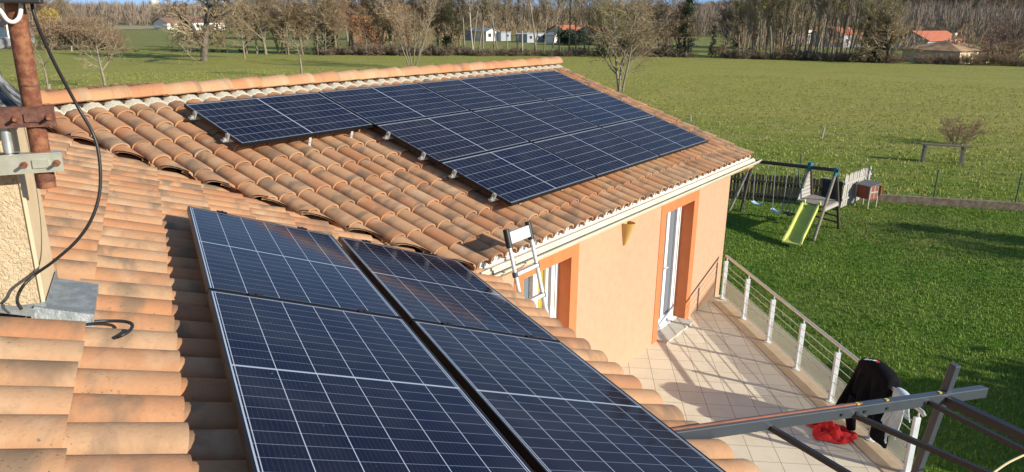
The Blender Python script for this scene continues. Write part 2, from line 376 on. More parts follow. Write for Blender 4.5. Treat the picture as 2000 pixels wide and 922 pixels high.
# grass blades
def grass(name, pts, hmin, hmax, wid, nb, cols, seed):
    rg = np.random.default_rng(seed); n = len(pts)*nb
    base = np.repeat(pts, nb, 0)+np.c_[rg.normal(0, wid*3.0, (n, 2)), np.zeros(n)]
    ang = rg.uniform(0, 2*np.pi, n); hh = rg.uniform(hmin, hmax, n); ln_ = rg.uniform(.15, .9, n)
    side = np.c_[np.cos(ang), np.sin(ang), np.zeros(n)]*wid
    lean = np.c_[-np.sin(ang), np.cos(ang), np.zeros(n)]*(hh*ln_)[:, None]
    tip = base+lean+np.c_[np.zeros((n, 2)), hh]
    v = np.stack([base-side-[0, 0, .01], base+side-[0, 0, .01], tip], 1).reshape(-1, 3)
    me = bpy.data.meshes.new(name); me.vertices.add(len(v)); me.vertices.foreach_set('co', v.ravel())
    me.loops.add(len(v)); me.loops.foreach_set('vertex_index', np.arange(len(v), dtype=np.int32))
    me.polygons.add(n); me.polygons.foreach_set('loop_start', np.arange(0, 3*n, 3, dtype=np.int32)); 
    ca = me.color_attributes.new('rnd', 'FLOAT_COLOR', 'POINT')
    bx, by = base[:, 0], base[:, 1]; fld = np.sin(bx*.9+np.sin(by*.7)*2)+.8*np.sin(by*1.7+np.sin(bx*2.3+1)*1.5)+.7*np.sin(bx*3.1-by*2.6+np.sin(by*4.1)); pr = np.repeat(np.clip(.5+.32*fld+rg.normal(0, .22, n), 0, 1), 3)
    ca.data.foreach_set('color', np.stack([pr, np.repeat(rg.random(n), 3), pr, np.ones_like(pr)], 1).ravel())
    me.update(calc_edges=True); me.validate()
    t = NT(name+'_blades'); a = t.n('ShaderNodeVertexColor', layer_name='rnd'); s = t.n('ShaderNodeSeparateColor'); t.l(a.outputs[0], s.inputs[0])
    c = t.mix(s.outputs[0], cols[0], cols[1]); c = t.mix(t.math('MULTIPLY', t.sstep(s.outputs[1], .72, 1.), .7), c, cols[2])
    m = t.set(c, .7, 0, .25); m.node_tree.nodes['Principled BSDF'].inputs['Subsurface Weight'].default_value = 0
    return tag(link_mesh(name, me, m), kind='stuff')
rg = np.random.default_rng(5)
WL0, WL1 = at(1703, 394), at(2000, 413)       # foot of the low garden wall
WDIR = (WL1-WL0)/np.linalg.norm(WL1-WL0)
def lawn_side(p): return np.cross(WDIR[:2], (p-WL0)[:, :2] if p.ndim > 1 else (p-WL0)[:2]) < 0
N = 95000; P = np.c_[rg.uniform(4.4, 26, N), rg.uniform(5.5, 29, N), np.zeros(N)]
k = (P-WL0)[:, :2]; P = P[(WDIR[0]*k[:, 1]-WDIR[1]*k[:, 0]) < 0]
lg = grass('lawn_grass', P, .03, .075, .0085, 4, ((.085, .185, .018), (.185, .29, .038), (.30, .30, .08)), 1)
tag(lg, 'thick dark green lawn grass around the swing set and terrace', 'grass')
N = 30000; rr = 24+66*rg.random(N)**1.25; aa = R(1)*0+np.radians(rg.uniform(-36, 38, N)); P = np.c_[rr*np.sin(aa), rr*np.cos(aa), np.zeros(N)]
k = (P-WL0)[:, :2]; P = P[((WDIR[0]*k[:, 1]-WDIR[1]*k[:, 0]) > .3) & (P[:, 1] > 20)]
fg = grass('meadow_grass', P, .05, .14, .020, 4, ((.23, .265, .035), (.34, .33, .075), (.48, .41, .16)), 2)
tag(fg, 'rough yellow green grazed meadow grass beyond the garden wall', 'grass')

# ---------------------------------------------------------------- the house
house = thing('house', 'peach rendered house with terracotta tiled roofs meeting in a valley', 'house', (0, 6.5, 0))
on_ = o2+n2*NCREST; of_ = o1+n1*FCREST
vdir = np.cross(n1, n2); vdir /= np.linalg.norm(vdir)
vpt = np.linalg.solve(np.array([n1, n2, Z]), np.array([n1@of_, n2@on_, EYE-1.5]))
vnor = np.cross(vdir, Z); vnor /= np.linalg.norm(vnor)
if vnor @ (F1(3, 1)-vpt) < 0: vnor = -vnor        # points to the far roof side
def roof_tiles(name, o, u, d, n, a0, a1, ends, gauge, pitch, crest, parent, clip=None, seed=0, hb=.070, phase=0.0, skip=None):
    """barrel clay tiles; ends = list of lower-end b values of each course"""
    rg = random.Random(seed); vs = []; fs = []; uvs = []; cols = []
    k0 = math.floor((a0-phase)/pitch); k1 = math.ceil((a1-phase)/pitch)
    NS = 9; rad = pitch*.455; th = .013
    for bi, be in enumerate(ends):
        for k in range(k0, k1):
            a = phase+(k+.5)*pitch
            if a < a0 or a > a1: continue
            b1 = be+rg.uniform(-.007, .007); b0 = b1-gauge-.06
            mid = o+u*a+d*(b0+b1)/2
            if clip is not None and (mid-clip[0])@clip[1] < -.45: continue
            if skip and skip(a, (b0+b1)/2): continue
            col = (rg.random(), rg.random(), rg.random(), 1)
            ja = rg.uniform(-.004, .004); jr = rg.uniform(-.004, .004)
            lift = [0.0, .018]; scl = [.90, 1.02]
            base = len(vs); prof = []
            for e_, b in enumerate((b0, b1)):
                out = []; inn = []
                for q in range(NS):
                    th_ = math.pi*(q/(NS-1)); x = -math.cos(th_)*rad*scl[e_]; zz = math.sin(th_)**.8*hb*scl[e_]
                    out.append((x, zz)); inn.append((x*(1-th/rad), max(zz-th, -.002)))
                ring = out+inn[::-1]
                for (x, zz) in ring:
                    vs.append(o+u*(a+x+ja+jr*(1 if e_ else -1))+d*b+n*(crest-hb+lift[e_]+zz))
            m = 2*NS
            for q in range(m):
                q2 = (q+1) % m; fs.append((base+q, base+q2, base+m+q2, base+m+q))
                va, vb = (q/(NS-1) if q < NS else 1-(q-NS)/(NS-1)), (q2/(NS-1) if q2 < NS else 1-(q2-NS)/(NS-1))
                uvs.append([(0, va), (0, vb), (1, vb), (1, va)]); cols.append(col)
            for e_ in (0, 1):                    # end faces (quads across the shell thickness)
                for q in range(NS-1):
                    f = (base+e_*m+q, base+e_*m+q+1, base+e_*m+m-2-q, base+e_*m+m-1-q); fs.append(f)
                    uvs.append([(e_, q/(NS-1))]*4); cols.append((col[0], col[1], col[2], 1))
            # pan between this barrel and the next
            pw0 = rad*.90; base = len(vs)
            for e_, b in enumerate((b0, b1)):
                for x, zz in ((a+pw0, .012), (a+pw0+.008, 0.0), (a+pitch-pw0-.008, 0.0), (a+pitch-pw0, .012)):
                    vs.append(o+u*x+d*b+n*(crest-hb-.012+.012*e_+zz))
            for q in range(3):
                fs.append((base+q, base+q+1, base+4+q+1, base+4+q)); uvs.append([(0, 0), (0, .2), (1, .2), (1, 0)]); cols.append(col)
    off = rootloc(parent)
    me = bpy.data.meshes.new(name); me.from_pydata([tuple(p-off) for p in vs], [], fs)
    me.uv_layers.new(name='tile'); me.uv_layers['tile'].data.foreach_set('uv', np.array([q for f in uvs for q in f], float).ravel())
    ca = me.color_attributes.new('rnd', 'FLOAT_COLOR', 'CORNER')
    ca.data.foreach_set('color', np.array([c for f, c in zip(fs, cols) for _ in f], float).ravel())
    if clip is not None:
        bm = bmesh.new(); bm.from_mesh(me)
        bmesh.ops.bisect_plane(bm, geom=bm.verts[:]+bm.edges[:]+bm.faces[:], plane_co=Vector(clip[0]-off), plane_no=Vector(clip[1]), clear_inner=True)
        bm.to_mesh(me); bm.free()
    return link_mesh(name, me, MT['tile'], parent, smooth=38)
TP = .2105
FEAVE, NEAVE = 3.66, 2.70
fe = [FEAVE-i*.352 for i in range(13)][:12]
roof_far = roof_tiles('roof', o1, u1, d1, n1, -3.2, 8.02, fe, .352, TP, FCREST, house, clip=(vpt+vnor*.17, vnor), seed=3, phase=.03)
ne = [NEAVE-i*.3545 for i in range(15)]
CH = dict(a0=-1.95, a1=-1.5, b1=-.70)
def skipn(a, b): return (-2.0 < a < -1.45) and (b < -.42)
roof_near = roof_tiles('roof', o2, u2, d2, n2, -7.0, 5.2, ne, .3545, TP, NCREST, house, clip=(vpt+vnor*.42, -vnor), seed=8, phase=-2.438, skip=skipn)
# sheathing below the tiles (so no light leaks), coloured dark for the shade in the gaps
mb = MB()
RB = -.56                                       # ridge position on the far roof
def fpt(a, b, c): return F1(a, b, c)
mb.add([F1(-3.6, RB-.05, FCREST-.105), F1(7.95, RB-.05, FCREST-.105), F1(7.95, FEAVE-.06, FCREST-.105), F1(.75, FEAVE-.06, FCREST-.105)], [(0, 1, 2, 3)])
mb.add([F2(-7, -2.3, NCREST-.11), F2(5.2, -2.3, NCREST-.11), F2(1.1, NEAVE-.06, NCREST-.11), F2(-7, NEAVE-.06, NCREST-.11)], [(0, 1, 2, 3)])
mb.build('sheathing', MT['dark'], house, fixn=False)
mb = MB(); mb.box((F1(-1.7, RB-.03, FCREST-.06)+F1(8.0, RB-.03, FCREST-.06))/2, u1*4.85, h1*.075, Z*.075); mb.build('ridge_gap_shade', MT['dark'], house)  # dark box closes the ridge and paints in the shaded gap below the caps
# back slopes
hb1 = V(-h1[0], -h1[1], 0); sb = math.tan(R(17.42))
rp = F1(0, RB, FCREST-.05)
def back(a, s): 
    p = F1(a, RB, FCREST-.06)-h1*s; p[2] -= s*sb; return p
mb = MB(); mb.grid([[back(a, s) for a in np.linspace(-3.4, 8.02, 58)] for s in np.linspace(0, 3.6, 11)])
mb.build('back_roof', MT['tile_plain'] if 'tile_plain' in MT else simple('plain_terracotta', (.50, .24, .11), (.34, .19, .11), 6., .9), house, fixn=False)
# far ridge cap tiles
mb_vs = []
def ridge_caps(p0, p1, rad, piece, parent, seed, up=Z, name='ridge_cap'):
    rg = random.Random(seed); Ln = np.linalg.norm(p1-p0); dirv = (p1-p0)/Ln; side = np.cross(dirv, up); side /= np.linalg.norm(side); upv = np.cross(side, dirv)
    vs = []; fs = []; uvs = []; cols = []; n = int(Ln/piece); NS = 11
    for i in range(n):
        s0, s1 = i*piece, (i+1)*piece+.05; col = (rg.random()*.8, rg.random(), rg.random(), 1); base = len(vs)
        for e_, s in enumerate((s0, s1)):
            r_ = rad*(1.07 if e_ == 0 else .93); lz = .012*(1-e_)
            ring = []
            for q in range(NS):
                th_ = math.pi*(q/(NS-1)); ring.append((-math.cos(th_)*r_*1.12, math.sin(th_)*r_*.95))
            ring += [(x*.88, z_-.012) for x, z_ in ring[::-1]]
            for x, z_ in ring: vs.append(p0+dirv*s+side*x+upv*(z_+lz))
        m = 2*NS
        for q in range(m):
            q2 = (q+1) % m; fs.append((base+q, base+q2, base+m+q2, base+m+q)); uvs.append([(1, q/m), (1, q2/m), (0, q2/m), (0, q/m)]); cols.append(col)
        for e_ in (0, 1):
            for q in range(NS-1):
                fs.append((base+e_*m+q, base+e_*m+q+1, base+e_*m+m-2-q, base+e_*m+m-1-q)); uvs.append([(e_, .5)]*4); cols.append(col)
    off = rootloc(parent); me = bpy.data.meshes.new(name); me.from_pydata([tuple(p-off) for p in vs], [], fs)
    me.uv_layers.new(name='tile'); me.uv_layers['tile'].data.foreach_set('uv', np.array([q for f in uvs for q in f], float).ravel())
    ca = me.color_attributes.new('rnd', 'FLOAT_COLOR', 'CORNER'); ca.data.foreach_set('color', np.array([c for f, c in zip(fs, cols) for _ in f], float).ravel())
    bm = bmesh.new(); bm.from_mesh(me); bmesh.ops.recalc_face_normals(bm, faces=bm.faces[:]); bm.to_mesh(me); bm.free()
    return link_mesh(name, me, MT['cap'], parent, smooth=50)
ridge_caps(F1(8.10, RB-.03, FCREST-.002), F1(-1.75, RB-.03, FCREST-.002), .115, .40, roof_far, 11)
# cream corrugated ridge strip, follows the barrels
def wave(a, phase, pitch, hb, rad):
    x = ((a-phase)/pitch) % 1.0; x = (x-.5)*pitch
    return math.sqrt(max(0, 1-(x/rad)**2))**.8*hb if abs(x) < rad else 0.0
mb = MB(); rows = []
for b, lift in ((RB+.10, .020), (RB+.13, .018), (RB+.185, .012), (RB+.19, .002)):
    rows.append([F1(a, b+ .010*math.sin(a*90), FCREST-.070+wave(a, .03, TP, .074, TP*.48)+lift) for a in np.arange(-1.75, 8.0, TP/12)])
mb.grid(rows); mb.build('ridge_strip', MT['closoir'], roof_far, fixn=False, smooth=50)
# near-wing ridge behind/left of the chimney and the small rear roof seen over the far ridge
ridge_caps(F2(5.1, -2.05, NCREST+.0), F2(-7, -2.05, NCREST+.0), .115, .40, roof_near, 12)
mb = MB()
mb.add([F2(-7, -2.1, NCREST-.05), F2(5.2, -2.1, NCREST-.05), F2(5.2, -2.1, NCREST-.05)-h2*3.5-Z*1.2, F2(-7, -2.1, NCREST-.05)-h2*3.5-Z*1.2], [(0, 1, 2, 3)])
mb.build('back_roof', simple('plain_terracotta_near', (.50, .24, .11), (.34, .19, .11), 6., .9), house)
# rear wing roof edge, a row of rough tiles beyond the far ridge
rr_ = MB(); rgx = random.Random(4)
pA = on_plane(42, 186, F1(0, RB, FCREST)-h1*1.5, h1); pB = on_plane(330, 166, F1(0, RB, FCREST)-h1*1.5, h1)
nn = 26
for i in range(nn):
    c = pA+(pB-pA)*(i+.5)/nn; L_ = np.linalg.norm(pB-pA)/nn
    rr_.tube([c-h1*.22+Z*rgx.uniform(-.01, .01), c+h1*.2+Z*(rgx.uniform(-.03, .0))], L_*.46, 8)
rr_.build('rear_verge', MT['tile'], house, smooth=40)

# walls -----------------------------------------------------------
EAVZ = EYE-2.34                                 # underside of the far eave
wa0, wa1 = -.2, 7.72
WIN = dict(a0=1.74, a1=2.69, zt=EYE-2.68, zb=EYE-4.0)
DOOR = dict(a0=5.235, a1=6.235, zt=EYE-2.69, zb=FLOOR)
wm = MB()
def wq(a0, a1, z0, z1, out=0.0):
    wm.add([W1(a0, z0, out), W1(a1, z0, out), W1(a1, z1, out), W1(a0, z1, out)], [(0, 1, 2, 3)])
top = EAVZ+.05
wq(wa0, WIN['a0'], -.1, top); wq(WIN['a0'], WIN['a1'], -.1, WIN['zb']); wq(WIN['a0'], WIN['a1'], WIN['zt'], top)
wq(WIN['a1'], DOOR['a0'], -.1, top); wq(DOOR['a0'], DOOR['a1'], -.1, DOOR['zb']); wq(DOOR['a0'], DOOR['a1'], DOOR['zt'], top); wq(DOOR['a1'], wa1, -.1, top)
wm.add([W1(wa1, -.1), W1(wa1, -.1, -7.3), W1(wa1, top, -7.3), W1(wa1, EYE-1.16, -3.7), W1(wa1, top, 0)], [(0, 1, 2, 3, 4)])
wm.add([W1(wa0, -.1, -7.3), W1(wa1, -.1, -7.3), W1(wa1, top, -7.3), W1(wa0, top, -7.3)], [(0, 1, 2, 3)])
wm.build('wall', MT['stucco'], house, fixn=False)
# near wing walls below the near eave
nw = MB()
def N2(a, h, z):
    p = o2+u2*a+h2*h; p[2] = z; return p
nw.add([N2(-7, 2.25, -.1), N2(1.35, 2.25, -.1), N2(1.35, 2.25, EYE-2.36), N2(-7, 2.25, EYE-2.36)], [(0, 1, 2, 3)])
nw.add([N2(-7, 2.25, -.1), N2(-7, -6, -.1), N2(-7, -6, EYE-2.4), N2(-7, -1.9, EYE-1.0), N2(-7, 2.25, EYE-2.36)], [(0, 1, 2, 3, 4)])
nw.build('wall', MT['stucco'], house, fixn=False)
# openings: surround band (sits 4 mm proud), reveals, frames
def opening(D, name, depth=.24, sill=False):
    par = MB(); bw = .165; pr = .006
    z0 = D['zb']; 
    for (a0, a1, z0_, z1_) in ((D['a0']-bw, D['a0'], z0-(.0 if not sill else .15), D['zt']+bw), (D['a1'], D['a1']+bw, z0-(.0 if not sill else .15), D['zt']+bw), (D['a0'], D['a1'], D['zt'], D['zt']+bw)):
        par.box((W1(a0, z0_)+W1(a1, z1_))/2+h1*pr/2, u1*(a1-a0)/2, Z*(z1_-z0_)/2, h1*(pr/2+.0015))
    # reveals
    par.add([W1(D['a1'], z0), W1(D['a1'], z0, -depth), W1(D['a1'], D['zt'], -depth), W1(D['a1'], D['zt'])], [(0, 1, 2, 3)])
    par.add([W1(D['a0'], z0), W1(D['a0'], D['zt']), W1(D['a0'], D['zt'], -depth), W1(D['a0'], z0, -depth)], [(0, 1, 2, 3)])
    par.add([W1(D['a0'], D['zt']), W1(D['a1'], D['zt']), W1(D['a1'], D['zt'], -depth), W1(D['a0'], D['zt'], -depth)], [(0, 1, 2, 3)])
    par.build('surround', MT['orange'], house, fixn=False)
opening(DOOR, 'door'); opening(WIN, 'window', sill=True)
def fr(mb, a0, a1, z0, z1, out, d=.035):
    mb.box((W1(a0, z0, out)+W1(a1, z1, out))/2, u1*(a1-a0)/2, Z*(z1-z0)/2, h1*d)
D = DOOR; dm = MB(); mid = (D['a0']+D['a1'])/2; b_ = FLOOR+.02
for (a0, a1) in ((D['a0'], D['a0']+.06), (D['a1']-.06, D['a1']), (D['a1']-.17, D['a1']-.09), (D['a0']+.09, D['a0']+.15), (mid-.02, mid+.07)):
    fr(dm, a0, a1, b_, D['zt'], -.22)
fr(dm, D['a0']+.06, D['a1']-.06, b_, b_+.13, -.2205); fr(dm, D['a0']+.06, D['a1']-.06, D['zt']-.08, D['zt'], -.2205)
door = dm.build('door', MT['white'], house)
g = MB(); fr(g, D['a0']+.06, D['a1']-.06, b_+.1, D['zt']-.05, -.226, .004); g.build('pane', MT['glass_door'], door)
g = MB(); rows = []
for zz in (b_+.1, D['zt']-.06): rows.append([W1(a, zz, -.196+.008*math.sin(a*95)) for a in np.arange(D['a0']+.27, D['a0']+.43, .006)])
g.grid(rows); g.build('curtain', MT['curtain'], door, fixn=False, smooth=180)
g = MB(); g.box(W1(mid, FLOOR+.016, -.155), u1*(D['a1']-D['a0'])/2, Z*.022, h1*.045); g.build('threshold', MT['white'], door)
g = MB(); g.box(W1(mid, FLOOR+.010, .03), u1*((D['a1']-D['a0'])/2-.004), Z*.018, h1*.139); g.build('door_step', simple('pale_stone', (.52, .48, .40), (.46, .42, .35), 9., .8), house)
g = MB(); g.tube([W1(mid+.03, FLOOR+1.0, -.18), W1(mid+.03, FLOOR+1.0, -.14), W1(mid-.07, FLOOR+1.0, -.14)], .010, 8); g.build('handle', MT['alu'], door)
D = WIN; dm = MB(); mid = (D['a0']+D['a1'])/2
for (a0, a1) in ((D['a0'], D['a0']+.06), (D['a1']-.06, D['a1']), (D['a1']-.15, D['a1']-.08), (D['a0']+.08, D['a0']+.14), (mid-.05, mid+.05), (D['a1']-.27, D['a1']-.22)):
    fr(dm, a0, a1, D['zb'], D['zt'], -.2)
fr(dm, D['a0']+.06, D['a1']-.06, D['zb'], D['zb']+.08, -.2005); fr(dm, D['a0']+.06, D['a1']-.06, D['zt']-.07, D['zt'], -.2005)
win = dm.build('window', MT['white'], house)
g = MB(); fr(g, D['a0']+.05, D['a1']-.05, D['zb']+.06, D['zt']-.05, -.226, .004); g.build('pane', MT['glass_door'], win)
g = MB(); rows = []
for zz in (D['zb']+.06, D['zt']-.05): rows.append([W1(a, zz, -.205+.010*math.sin(a*60)) for a in np.arange(mid+.05, mid+.24, .006)])
g.grid(rows); g.build('curtain', MT['ycurtain'], win, fixn=False, smooth=180)
g = MB(); g.box(W1(mid, D['zb']-.02, -.1), u1*(D['a1']-D['a0'])/2, Z*.02, h1*.16); g.build('sill', MT['pvc'], win)
# gutter and fascia of the far eave: profile in (h outwards, z)
EH = FEAVE*math.cos(R(17.42)); EZ = F1(0, FEAVE, FCREST)[2]-.085
def prof_strip(name, prof, a0, a1, mat, parent, closed=True):
    mb = MB(); pts = []
    for a in (a0, a1): pts.append([o1*V(1, 1, 0)+u1*a+h1*(EH+x)+Z*(EZ+z_) for x, z_ in [(q0, q1*.74) for q0, q1 in prof]])
    n = len(prof); mb.add(pts[0]+pts[1], [(i, (i+1) % n, n+(i+1) % n, n+i) for i in range(n)]+[tuple(range(n))[::-1], tuple(range(n, 2*n))])
    return mb.build(name, mat, parent, smooth=30)
gut = [(-.015, -.035), (-.015, -.11), (.01, -.125), (.06, -.12), (.085, -.085), (.105, -.04), (.118, -.034), (.118, -.022), (.096, -.022), (.094, -.04), (.072, -.09), (.05, -.105), (.012, -.108), (0.0, -.095), (0.0, -.035)]
prof_strip('gutter', gut, .68, 8.0, MT['pvc'], house)
cor = [(-.30, -.20), (-.30, -.115), (-.017, -.005), (-.017, -.13), (-.06, -.155), (-.10, -.20)]
prof_strip('cornice', cor, .70, 7.98, MT['pvc'], house)
# white comb strip under the eave tiles
mb = MB()
for a in np.arange(.75, 8.0, TP):
    k0 = math.floor((a-.03)/TP)*TP+.03
    for j in range(5):
        a_ = k0+TP*.62+j*TP*.16
        p = F1(a_, FEAVE-.05, FCREST-.075); mb.box(p, u1*.010, n1*.030, d1*.004)
mb.box(F1(4.4, FEAVE-.05, FCREST-.115), u1*3.62, n1*.012, d1*.02)
mb.build('eave_comb', MT['white'], house)
# boxed verge end
mb = MB(); q = [(-.32, -.20), (-.32, -.13), (.06, -.11), (.05, -.15), (-.0, -.20), (-.10, -.235), (-.25, -.235)]
mb.prism([o1*V(1, 1, 0)+u1*7.73+h1*(EH+x-.06)+Z*(EZ+z_) for x, z_ in q], u1*.24); mb.build('verge_box', MT['lamp'], house)
mb = MB(); mb.beam(F1(7.98, RB, FCREST-.12), F1(7.98, FEAVE-.02, FCREST-.12), u1*.015, n1*.05); mb.build('barge_board', MT['pvc'], house)
# near eave fascia
mb = MB(); p0, p1 = F2(-7, NEAVE-.12, NCREST-.17), F2(.62, NEAVE-.12, NCREST-.17); mb.beam(p0, p1, h2*.02, Z*.07); mb.build('fascia', MT['pvc'], house)

# chimney ---------------------------------------------------------
c0 = F2(CH['a0'], CH['b1'], NCREST); ztop = EYE-.40
cw_, cd = .62, .45
zb_ = EYE-1.6
cc = o2+u2*(CH['a0']+cd/2)+h2*(CH['b1']*math.cos(R(18.54))-cw_/2)
def CB(x, y, z): 
    p = cc+h2*x+u2*y; p[2] = z; return p       # x right, y away, from chimney axis
chm = MB(); chm.box(CB(0, 0, (zb_+ztop)/2), h2*(cw_/2), u2*(cd/2), Z*(ztop-zb_)/2)
chimney = bevel(chm.build('chimney', MT['chim'], house), .012, 2)
# smooth rendered right cheek and corner bead
mb = MB(); mb.box(CB(cw_/2+.003, 0, (zb_+ztop)/2-.002), h2*.003, u2*(cd/2-.012), Z*((ztop-zb_)/2-.02)); mb.build('side_render', MT['plain_render'], chimney)
mb = MB(); mb.tube([CB(cw_/2+.001, -cd/2-.001, zb_), CB(cw_/2+.001, -cd/2-.001, ztop-.03)], .009, 6); mb.build('corner_bead', simple('cream_bead', (.62, .50, .32), None, rough=.9), chimney)
# cowl: flared base on the stack, inner post and lid
rings = []
prof = [(.04, -.05), (.045, 0), (.036, .018), (.008, .042), (-.022, .075), (-.045, .115), (-.052, .15), (-.053, .17)]
mb = MB(); PR = []
for x, z_ in prof:
    hx, hy = cw_/2+x, cd/2+x; ring = []
    for (sx_, sy_) in ((-1, -1), (1, -1), (1, 1), (-1, 1)):
        for k in range(4):
            a = {(-1, -1): 180, (1, -1): 270, (1, 1): 0, (-1, 1): 90}[(sx_, sy_)]+k*30; rr = .05
            ring.append(CB(sx_*(hx-rr)+rr*math.cos(R(a)), sy_*(hy-rr)+rr*math.sin(R(a)), ztop+z_))
    ring.append(ring[0]); PR.append(ring)
mb.grid(PR); n_ = len(PR[0])-1
mb.add([*PR[0][:-1]], [tuple(range(n_))]); mb.add([*PR[-1][:-1]], [tuple(range(n_))])
cowl = mb.build('cowl', MT['cowl'], chimney, smooth=50)
mb = MB()
for sx_ in (-1, 1):
    for sy_ in (-1, 1): mb.box(CB(sx_*(cw_/2-.095), sy_*(cd/2-.095), ztop+.195), h2*.03, u2*.03, Z*.04)
mb.box(CB(0, 0, ztop+.257), h2*(cw_/2-.005), u2*(cd/2-.005), Z*.022); bevel(mb.build('cowl_lid', MT['cowl'], chimney), .008, 1)
# zinc flashing skirt and apron box
mb = MB()
def onN(a, b, c): return F2(a, b, c)
hc = CH['b1']
fb = -1.98
mb.add([CB(-cw_/2-.05, -cd/2-.012, EYE-1.20), CB(cw_/2+.012, -cd/2-.012, EYE-1.20), CB(cw_/2+.012, -cd/2-.012, EYE-1.30), CB(-cw_/2-.05, -cd/2-.012, EYE-1.30),
        CB(cw_/2+.012, cd/2+.012, EYE-1.20), CB(cw_/2+.012, cd/2+.012, EYE-1.34)], [(0, 1, 2, 3), (1, 4, 5, 2)])
P_ = [onN(fb, hc-.7, NCREST+.005), onN(fb, hc+.02, NCREST+.005), onN(fb-.06, hc+.02, NCREST-.01), onN(fb-.06, hc-.7, NCREST-.01)]
mb.add(P_, [(0, 1, 2, 3)])
bx0, bx1, by0, by1 = -1.985, -1.57, hc+.01, hc+.235
zt_, zs = NCREST+.012, NCREST-.09
top = [onN(bx0, by0, zt_), onN(bx0, by1, zt_), onN(bx1, by1, zt_), onN(bx1, by0, zt_)]; bot = [onN(bx0-.03, by0, zs), onN(bx0-.03, by1+.02, zs), onN(bx1, by1+.02, zs), onN(bx1, by0, zs)]
mb.add(top+bot, [(0, 1, 2, 3), (0, 4, 5, 1), (1, 5, 6, 2)])
mb.build('flashing', MT['zinc'], chimney, fixn=False)

# ---------------------------------------------------------------- terrace
tz = FLOOR
rl0, rl1 = V(3.66, 11.86, 0), V(4.30, 6.55, 0)          # railing line
rdir = (rl1-rl0)/np.linalg.norm(rl1-rl0); rnor = V(-rdir[1], rdir[0], 0); rnor = rnor if rnor[0] > 0 else -rnor
e0 = rl0+rnor*.12; e1 = rl0+rdir*11.5+rnor*.12
wA = W1(0.4, 0); wB = W1(7.68, 0)
poly = [wA*V(1, 1, 0), V(wB[0], wB[1], 0), e0+rnor*0, e1, V(N2(-6.9, 2.2, 0)[0], N2(-6.9, 2.2, 0)[1], 0), V(N2(1.2, 2.2, 0)[0], N2(1.2, 2.2, 0)[1], 0)]
mb = MB(); mb.prism([p+Z*(-.1) for p in poly], Z*(tz+.1))
t = NT('terrace_tiles'); o = t.obj(); v = t.mapv(o, rot=(0, 0, R(-4.0)*-1 if False else R(4.5)), loc=(-.02, .06, 0))
sx = t.n('ShaderNodeSeparateXYZ'); t.l(v, sx.inputs[0]); TS = .302
gx = t.math('PINGPONG', sx.outputs[0], TS/2); gy = t.math('PINGPONG', sx.outputs[1], TS/2)
gr = t.math('LESS_THAN', t.math('MINIMUM', gx, gy), .0035)
cb = t.n('ShaderNodeCombineXYZ'); t.l(t.math('FLOOR', t.math('DIVIDE', sx.outputs[0], TS)), cb.inputs[0]); t.l(t.math('FLOOR', t.math('DIVIDE', sx.outputs[1], TS)), cb.inputs[1])
wn = t.n('ShaderNodeTexWhiteNoise', noise_dimensions='2D'); t.l(cb.outputs[0], wn.inputs[0])
c = t.mix(wn.outputs[0], (.71, .635, .48), (.65, .58, .43)); c = t.mix(t.math('MULTIPLY', t.sstep(t.noise(o, 3.5, 5, .65), .4, .75), .35), c, (.50, .43, .315))
c = t.mix(gr, c, (.26, .20, .14)); MT['ttile'] = t.set(c, .55, 0, .3)
tag(mb.build('terrace', MT['ttile']), kind='structure')
mb = MB(); k0, k1 = rl0-rnor*.30, rl0+rnor*.119
mb.prism([rl0+rdir*.15-rnor*.22+Z*(tz+.001), rl0+rdir*.15+rnor*.115+Z*(tz+.001), rl0+rdir*11.4+rnor*.115+Z*(tz+.001), rl0+rdir*11.4-rnor*.22+Z*(tz+.001)], Z*.012)
tag(mb.build('terrace_edging', simple('sand_edging', (.50, .38, .24), (.43, .32, .195), 6., .6)), kind='structure')
# ---------------------------------------------------------------- solar panels
def make_panel():
    root = thing('solar_panel', 'x', 'solar panel')
    fm = MB(); H = .035; fw = .011
    for (x0, x1, y0, y1) in ((0, PL, -fw, 0), (0, PL, -PW, -PW+fw), (0, fw, -PW+fw, -fw), (PL-fw, PL, -PW+fw, -fw)):
        fm.box(((x0+x1)/2, (y0+y1)/2, -H/2), V((x1-x0)/2, 0, 0), V(0, (y1-y0)/2, 0), V(0, 0, H/2))
    fm.build('frame', MT['black_frame'], root)
    g = MB(); g.add([(fw, -PW+fw, -.003), (PL-fw, -PW+fw, -.003), (PL-fw, -fw, -.003), (fw, -fw, -.003)], [(0, 1, 2, 3)])
    off = rootloc(root); me = bpy.data.meshes.new('glass'); me.from_pydata(g.v, [], g.f)
    ul = me.uv_layers.new(name='cell')
    for i, lp in enumerate(me.loops):
        co = me.vertices[lp.vertex_index].co; ul.data[i].uv = (co.x, co.y+PW)
    link_mesh('glass', me, MT['cells'], root)
    b = MB(); b.add([(fw, -PW+fw, -.010), (PL-fw, -PW+fw, -.010), (PL-fw, -fw, -.010), (fw, -fw, -.010)], [(3, 2, 1, 0)]); b.build('backsheet', MT['white'], root, fixn=False)
    return root
proto = make_panel(); first = [True]
def place_panel(o, x, y, z, label, group):
    p = proto if first[0] else copy_tree(proto); first[0] = False
    Mx = Matrix.Identity(4)
    for i in range(3): Mx[i][0] = x[i]; Mx[i][1] = y[i]; Mx[i][2] = z[i]; Mx[i][3] = o[i]
    p.matrix_world = Mx; p['label'] = label; p['group'] = group
gf = 'solar panels on the far roof'
ordn = ['leftmost', 'second from left', 'third from left', 'rightmost']
for i in range(4):
    place_panel(F1(i*(PL+PG), 0), u1, -d1, n1, f'{ordn[i]} blue solar panel in the top row, just below the far ridge', gf)
